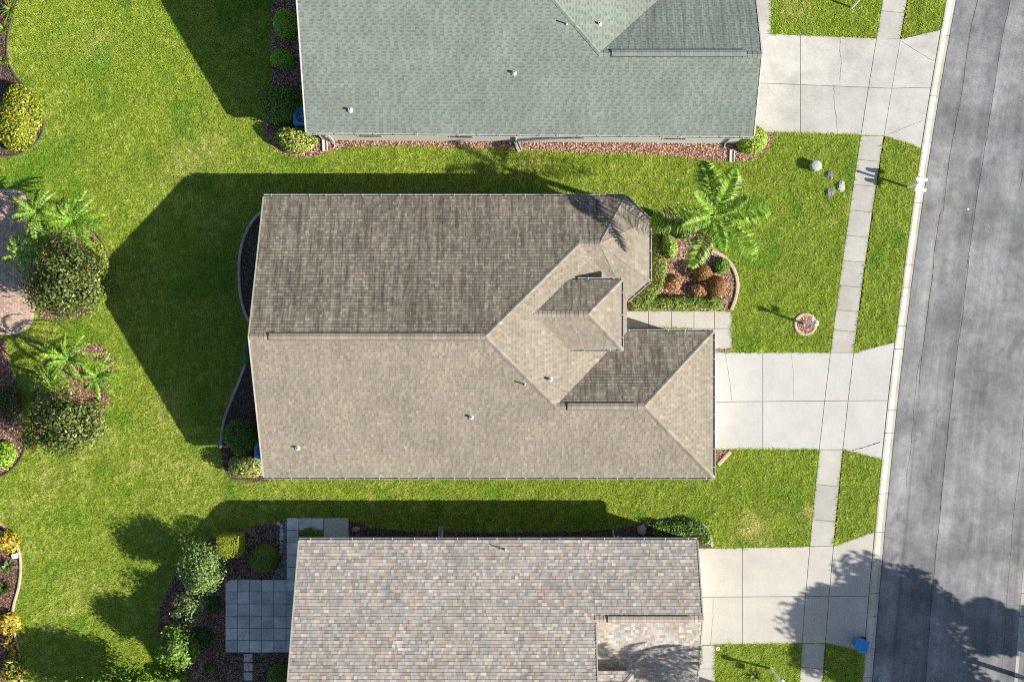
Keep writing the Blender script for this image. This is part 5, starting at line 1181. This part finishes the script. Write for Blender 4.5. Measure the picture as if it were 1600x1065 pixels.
def lpalm(label, px, py, z, seed, n=15, L=1.5, pal=PG, **k):
    x, y = g(px, py, z); palm('garden_palm', label, (x+R.uniform(-.1, .1), y+R.uniform(-.1, .1)), (x, y, z-.35), n, pal, seed, .10, 'palm_bark', L, None, LPG, **k)
lpalm('bushy palm just above the dense round tree', 107, 344, 2.4, 71, 24, 1.75, pairs=26, ll=.40, lw=.075)
lpalm('thin dark palm overhanging the top of the brick patio', 50, 331, 2.8, 72, 15, 1.55, pairs=26, ll=.40, lw=.075)
lpalm('shaded palm overlapping the left middle of the brick patio', 27, 396, 2.6, 73, 15, 1.35, pairs=26, ll=.40, lw=.075)
lpalm('small palm squeezed between the bushy palm and the brick patio', 62, 372, 1.7, 74, 14, 1.3, pairs=26, ll=.40, lw=.075)
lpalm('wide open palm at the top of the mulch island', 101, 560, 2.4, 75, 14, 1.7, PG+[(.34, .44, .08)], pairs=26, ll=.40, lw=.075)
lpalm('compact palm on the right of the mulch island', 148, 589, 2.0, 76, 22, 1.35, pairs=26, ll=.40, lw=.075)
lpalm('shaded palm on the left of the mulch island', 72, 598, 1.8, 77, 16, 1.4, pairs=26, ll=.40, lw=.075)
rosette('strappy_plant', 'bright yellow strappy plant below the compact island palm', 160, 632, 14, .55, GY, .4, None, 78); rosette('strappy_plant', 'yellow strappy plant by the red mulch tip of the island', 163, 566, 10, .3, GY, .25, None, 79)
shrub('shrub', 'bright green leafy plant at the left edge below the trees', 5, 712, .6, .75, .6, [(.20, .33, .03), (.26, .38, .05), (.14, .24, .02)], 700, .17, 'blob', None, seed=80)
shrub('shrub', 'brownish shaded shrub at the left edge beside the spreading tree', 8, 628, .85, 1.0, .9, GD+[(.16, .1, .06), (.2, .14, .1)], 900, .13, 'blob', None, seed=81)
for k, (px, py, n, L, lb) in enumerate([(6, 846, 34, .8, 'golden croton highest up in the bottom left bed'), (10, 885, 22, .55, 'pale green spiky plant below the golden croton'), (4, 918, 24, .6, 'dark green spiky plant in the middle of the croton bed'), (10, 975, 30, .7, 'yellow croton below the dark spiky plant'), (14, 1005, 26, .6, 'olive yellow croton in the lower croton bed'), (24, 1022, 20, .55, 'bright yellow croton reaching over the terracotta edging'), (14, 1048, 34, .85, 'large olive croton in the bottom left corner')]):
    if k in (0, 3, 6):
        shrub('croton', lb, px, py, L*.85, L*.85, .7, CR if k < 6 else CR+GD, 420, .30, 'blob', 'plants in the croton bed', 'plant', .26, seed=90+k); continue
    rosette('croton', lb, px, py, int(n*2.0), L*1.0, [CR, GB, GD, CR, CR, CR, CR+GD][k], .5, 'plants in the croton bed', 90+k, 'plant', .085)
rosette('lawn_weed', 'dark leafy weed clump in the lawn near the bottom lamp post', 1180, 1056, 14, .45, GD+G1, .2, None, 101)

# trees standing outside the frame whose shade falls into it
for k, (spx, spy, zc, rx, ry, rz, nc, lb) in enumerate([(1368, 985, 6.0, 4.1, 3.5, 2.1, 66, 'big oak beyond the right edge shading the road and driveway'), (1585, 985, 5.5, 2.2, 1.5, 1.3, 26, 'smaller oak beyond the right edge shading the far kerb'), (1450, 1090, 5.8, 3.6, 1.7, 1.6, 40, 'oak beyond the lower right corner shading the street')]):
    x, y = g(spx+zc*55, spy+zc*17.6); tree('street_oak', lb, (x, y), (x-.2, y+.1, zc), rx, ry, rz, GD+G1[:1], nc, 400, .28, 110+k, .15, 'leaf', 'oaks across the street', 'tree', .30)
x, y = g(1252, 1112); palm('queen_palm', 'palm below the frame shading the mottled garage roof', (x, y), (x+.1, y, 7.2), 22, PG, 111, .15, 'palm_trunk', 3.0, .6, None, 40, .6, .08)

# ------------------------------------------------------------------ grass blades
def grass_field(label, x0, x1, y0, y1, dens, seed, extra=None):
    r = np.random.default_rng(seed); n = int((x1-x0)*(y1-y0)*dens); X = r.uniform(x0, x1, n); Y = r.uniform(y0, y1, n)
    py = CY-Y*F/H; kb = (np.array([cx(KERB_B, q) for q in np.linspace(-200, 1300, 400)])); kx = np.interp(py, np.linspace(-200, 1300, 400), kb)
    ok = (X*F/H+CX) < kx-.8
    X, Y = X[ok], Y[ok]
    for p in LAWN_HOLES:
        k = ~inside(p, X, Y); X, Y = X[k], Y[k]
    n = len(X)
    c1_ = vn(X, Y, 3.1, 1); c2_ = vn(X, Y, .9, 2); c3_ = vn(X, Y, .28, 3); c4_ = vn(X+50, Y, 7.5, 4); c5_ = vn(X, Y+31, .12, 5)
    front = np.clip((X-3)/9, 0, 1)                       # lawns nearer the street are lusher
    dry = np.clip((c1_*.24+c2_*.16+c3_*.18+c5_*.30+c4_*.16-.58-front*.10)*1.7, 0, .6)
    for sx_, sy_, rr_, am in ((1172, 828, .8, .8), (1245, 14, .7, .5), (1258, 800, .5, .45), (160, 70, .9, .35), (330, 225, .8, .35), (395, 700, .6, .3), (255, 640, .9, .3), (1335, 330, .4, .3), (290, 260, 1.1, .3), (75, 745, .8, .4)):
        qx, qy = g(sx_, sy_); dry = np.clip(dry+am*np.exp(-((X-qx)**2+(Y-qy)**2)/rr_**2)*(.4+c3_), 0, .9)
    gA = np.array([.225, .325, .028]); gB = np.array([.325, .405, .055]); gD = np.array([.52, .50, .17]); gL = np.array([.11, .24, .016])
    t = np.clip(c3_*.45+c2_*.3+c5_*.3-.05+r.normal(size=n)*.15, 0, 1)[:, None]; col = gA*(1-t)+gB*t
    col = col*(1-dry[:, None])+gD*dry[:, None]
    lush = np.clip((vn(X-17, Y+9, 1.3, 6)-.74)*4, 0, .6)
    for sx_, sy_, rr_ in ((136, 107, .5), (112, 226, .5), (70, 255, 1.1), (300, 160, .45), (30, 285, .9), (262, 120, .3)):
        qx, qy = g(sx_, sy_); lush = np.clip(lush+.8*np.exp(-((X-qx)**2+(Y-qy)**2)/rr_**2), 0, .8)
    lush = lush[:, None]; col = col*(1-lush)+gL*lush*1.2
    dead = (r.random(n) < .02+.08*dry)[:, None]; col = np.where(dead, np.array([.46, .40, .20]), col)
    col = col*r.uniform(.75, 1.2, (n, 1))*(.82+.34*c5_[:, None])*(.95+.1*c3_[:, None])*1.12
    h = (.035+.035*c3_+.02*c5_)*r.uniform(.7, 1.3, n)*(1+.25*front); w = r.uniform(.006, .012, n)*1.7
    a = r.uniform(0, 6.283, n); l = h*r.uniform(.7, 2.6, n); dx, dy = np.cos(a), np.sin(a); V = np.empty((n, 3, 3))
    V[:, 0] = np.stack([X-dy*w, Y+dx*w, np.full(n, -.002)], 1); V[:, 1] = np.stack([X+dy*w, Y-dx*w, np.full(n, -.002)], 1); V[:, 2] = np.stack([X+dx*l, Y+dy*l, h], 1)
    o = mk('lawn_grass', V.reshape(-1, 3), np.arange(3*n).reshape(-1, 3), M['grass'], cols=col, kind='stuff', org=(0, 0, 0)); props(o, label, 'grass')
    print('grass blades', n)
grass_field('short green grass blades of the lawns around the houses', -27.6, 22.8, -18.8, 18.8, 1350, 5)
SC.render.film_transparent = False
SC.cycles.max_bounces = 6; SC.cycles.diffuse_bounces = 3; SC.cycles.glossy_bounces = 2; SC.cycles.transmission_bounces = 3; SC.cycles.caustics_reflective = False; SC.cycles.caustics_refractive = False
SC.cycles.use_denoising = False; SC.cycles.filter_width = 1.1
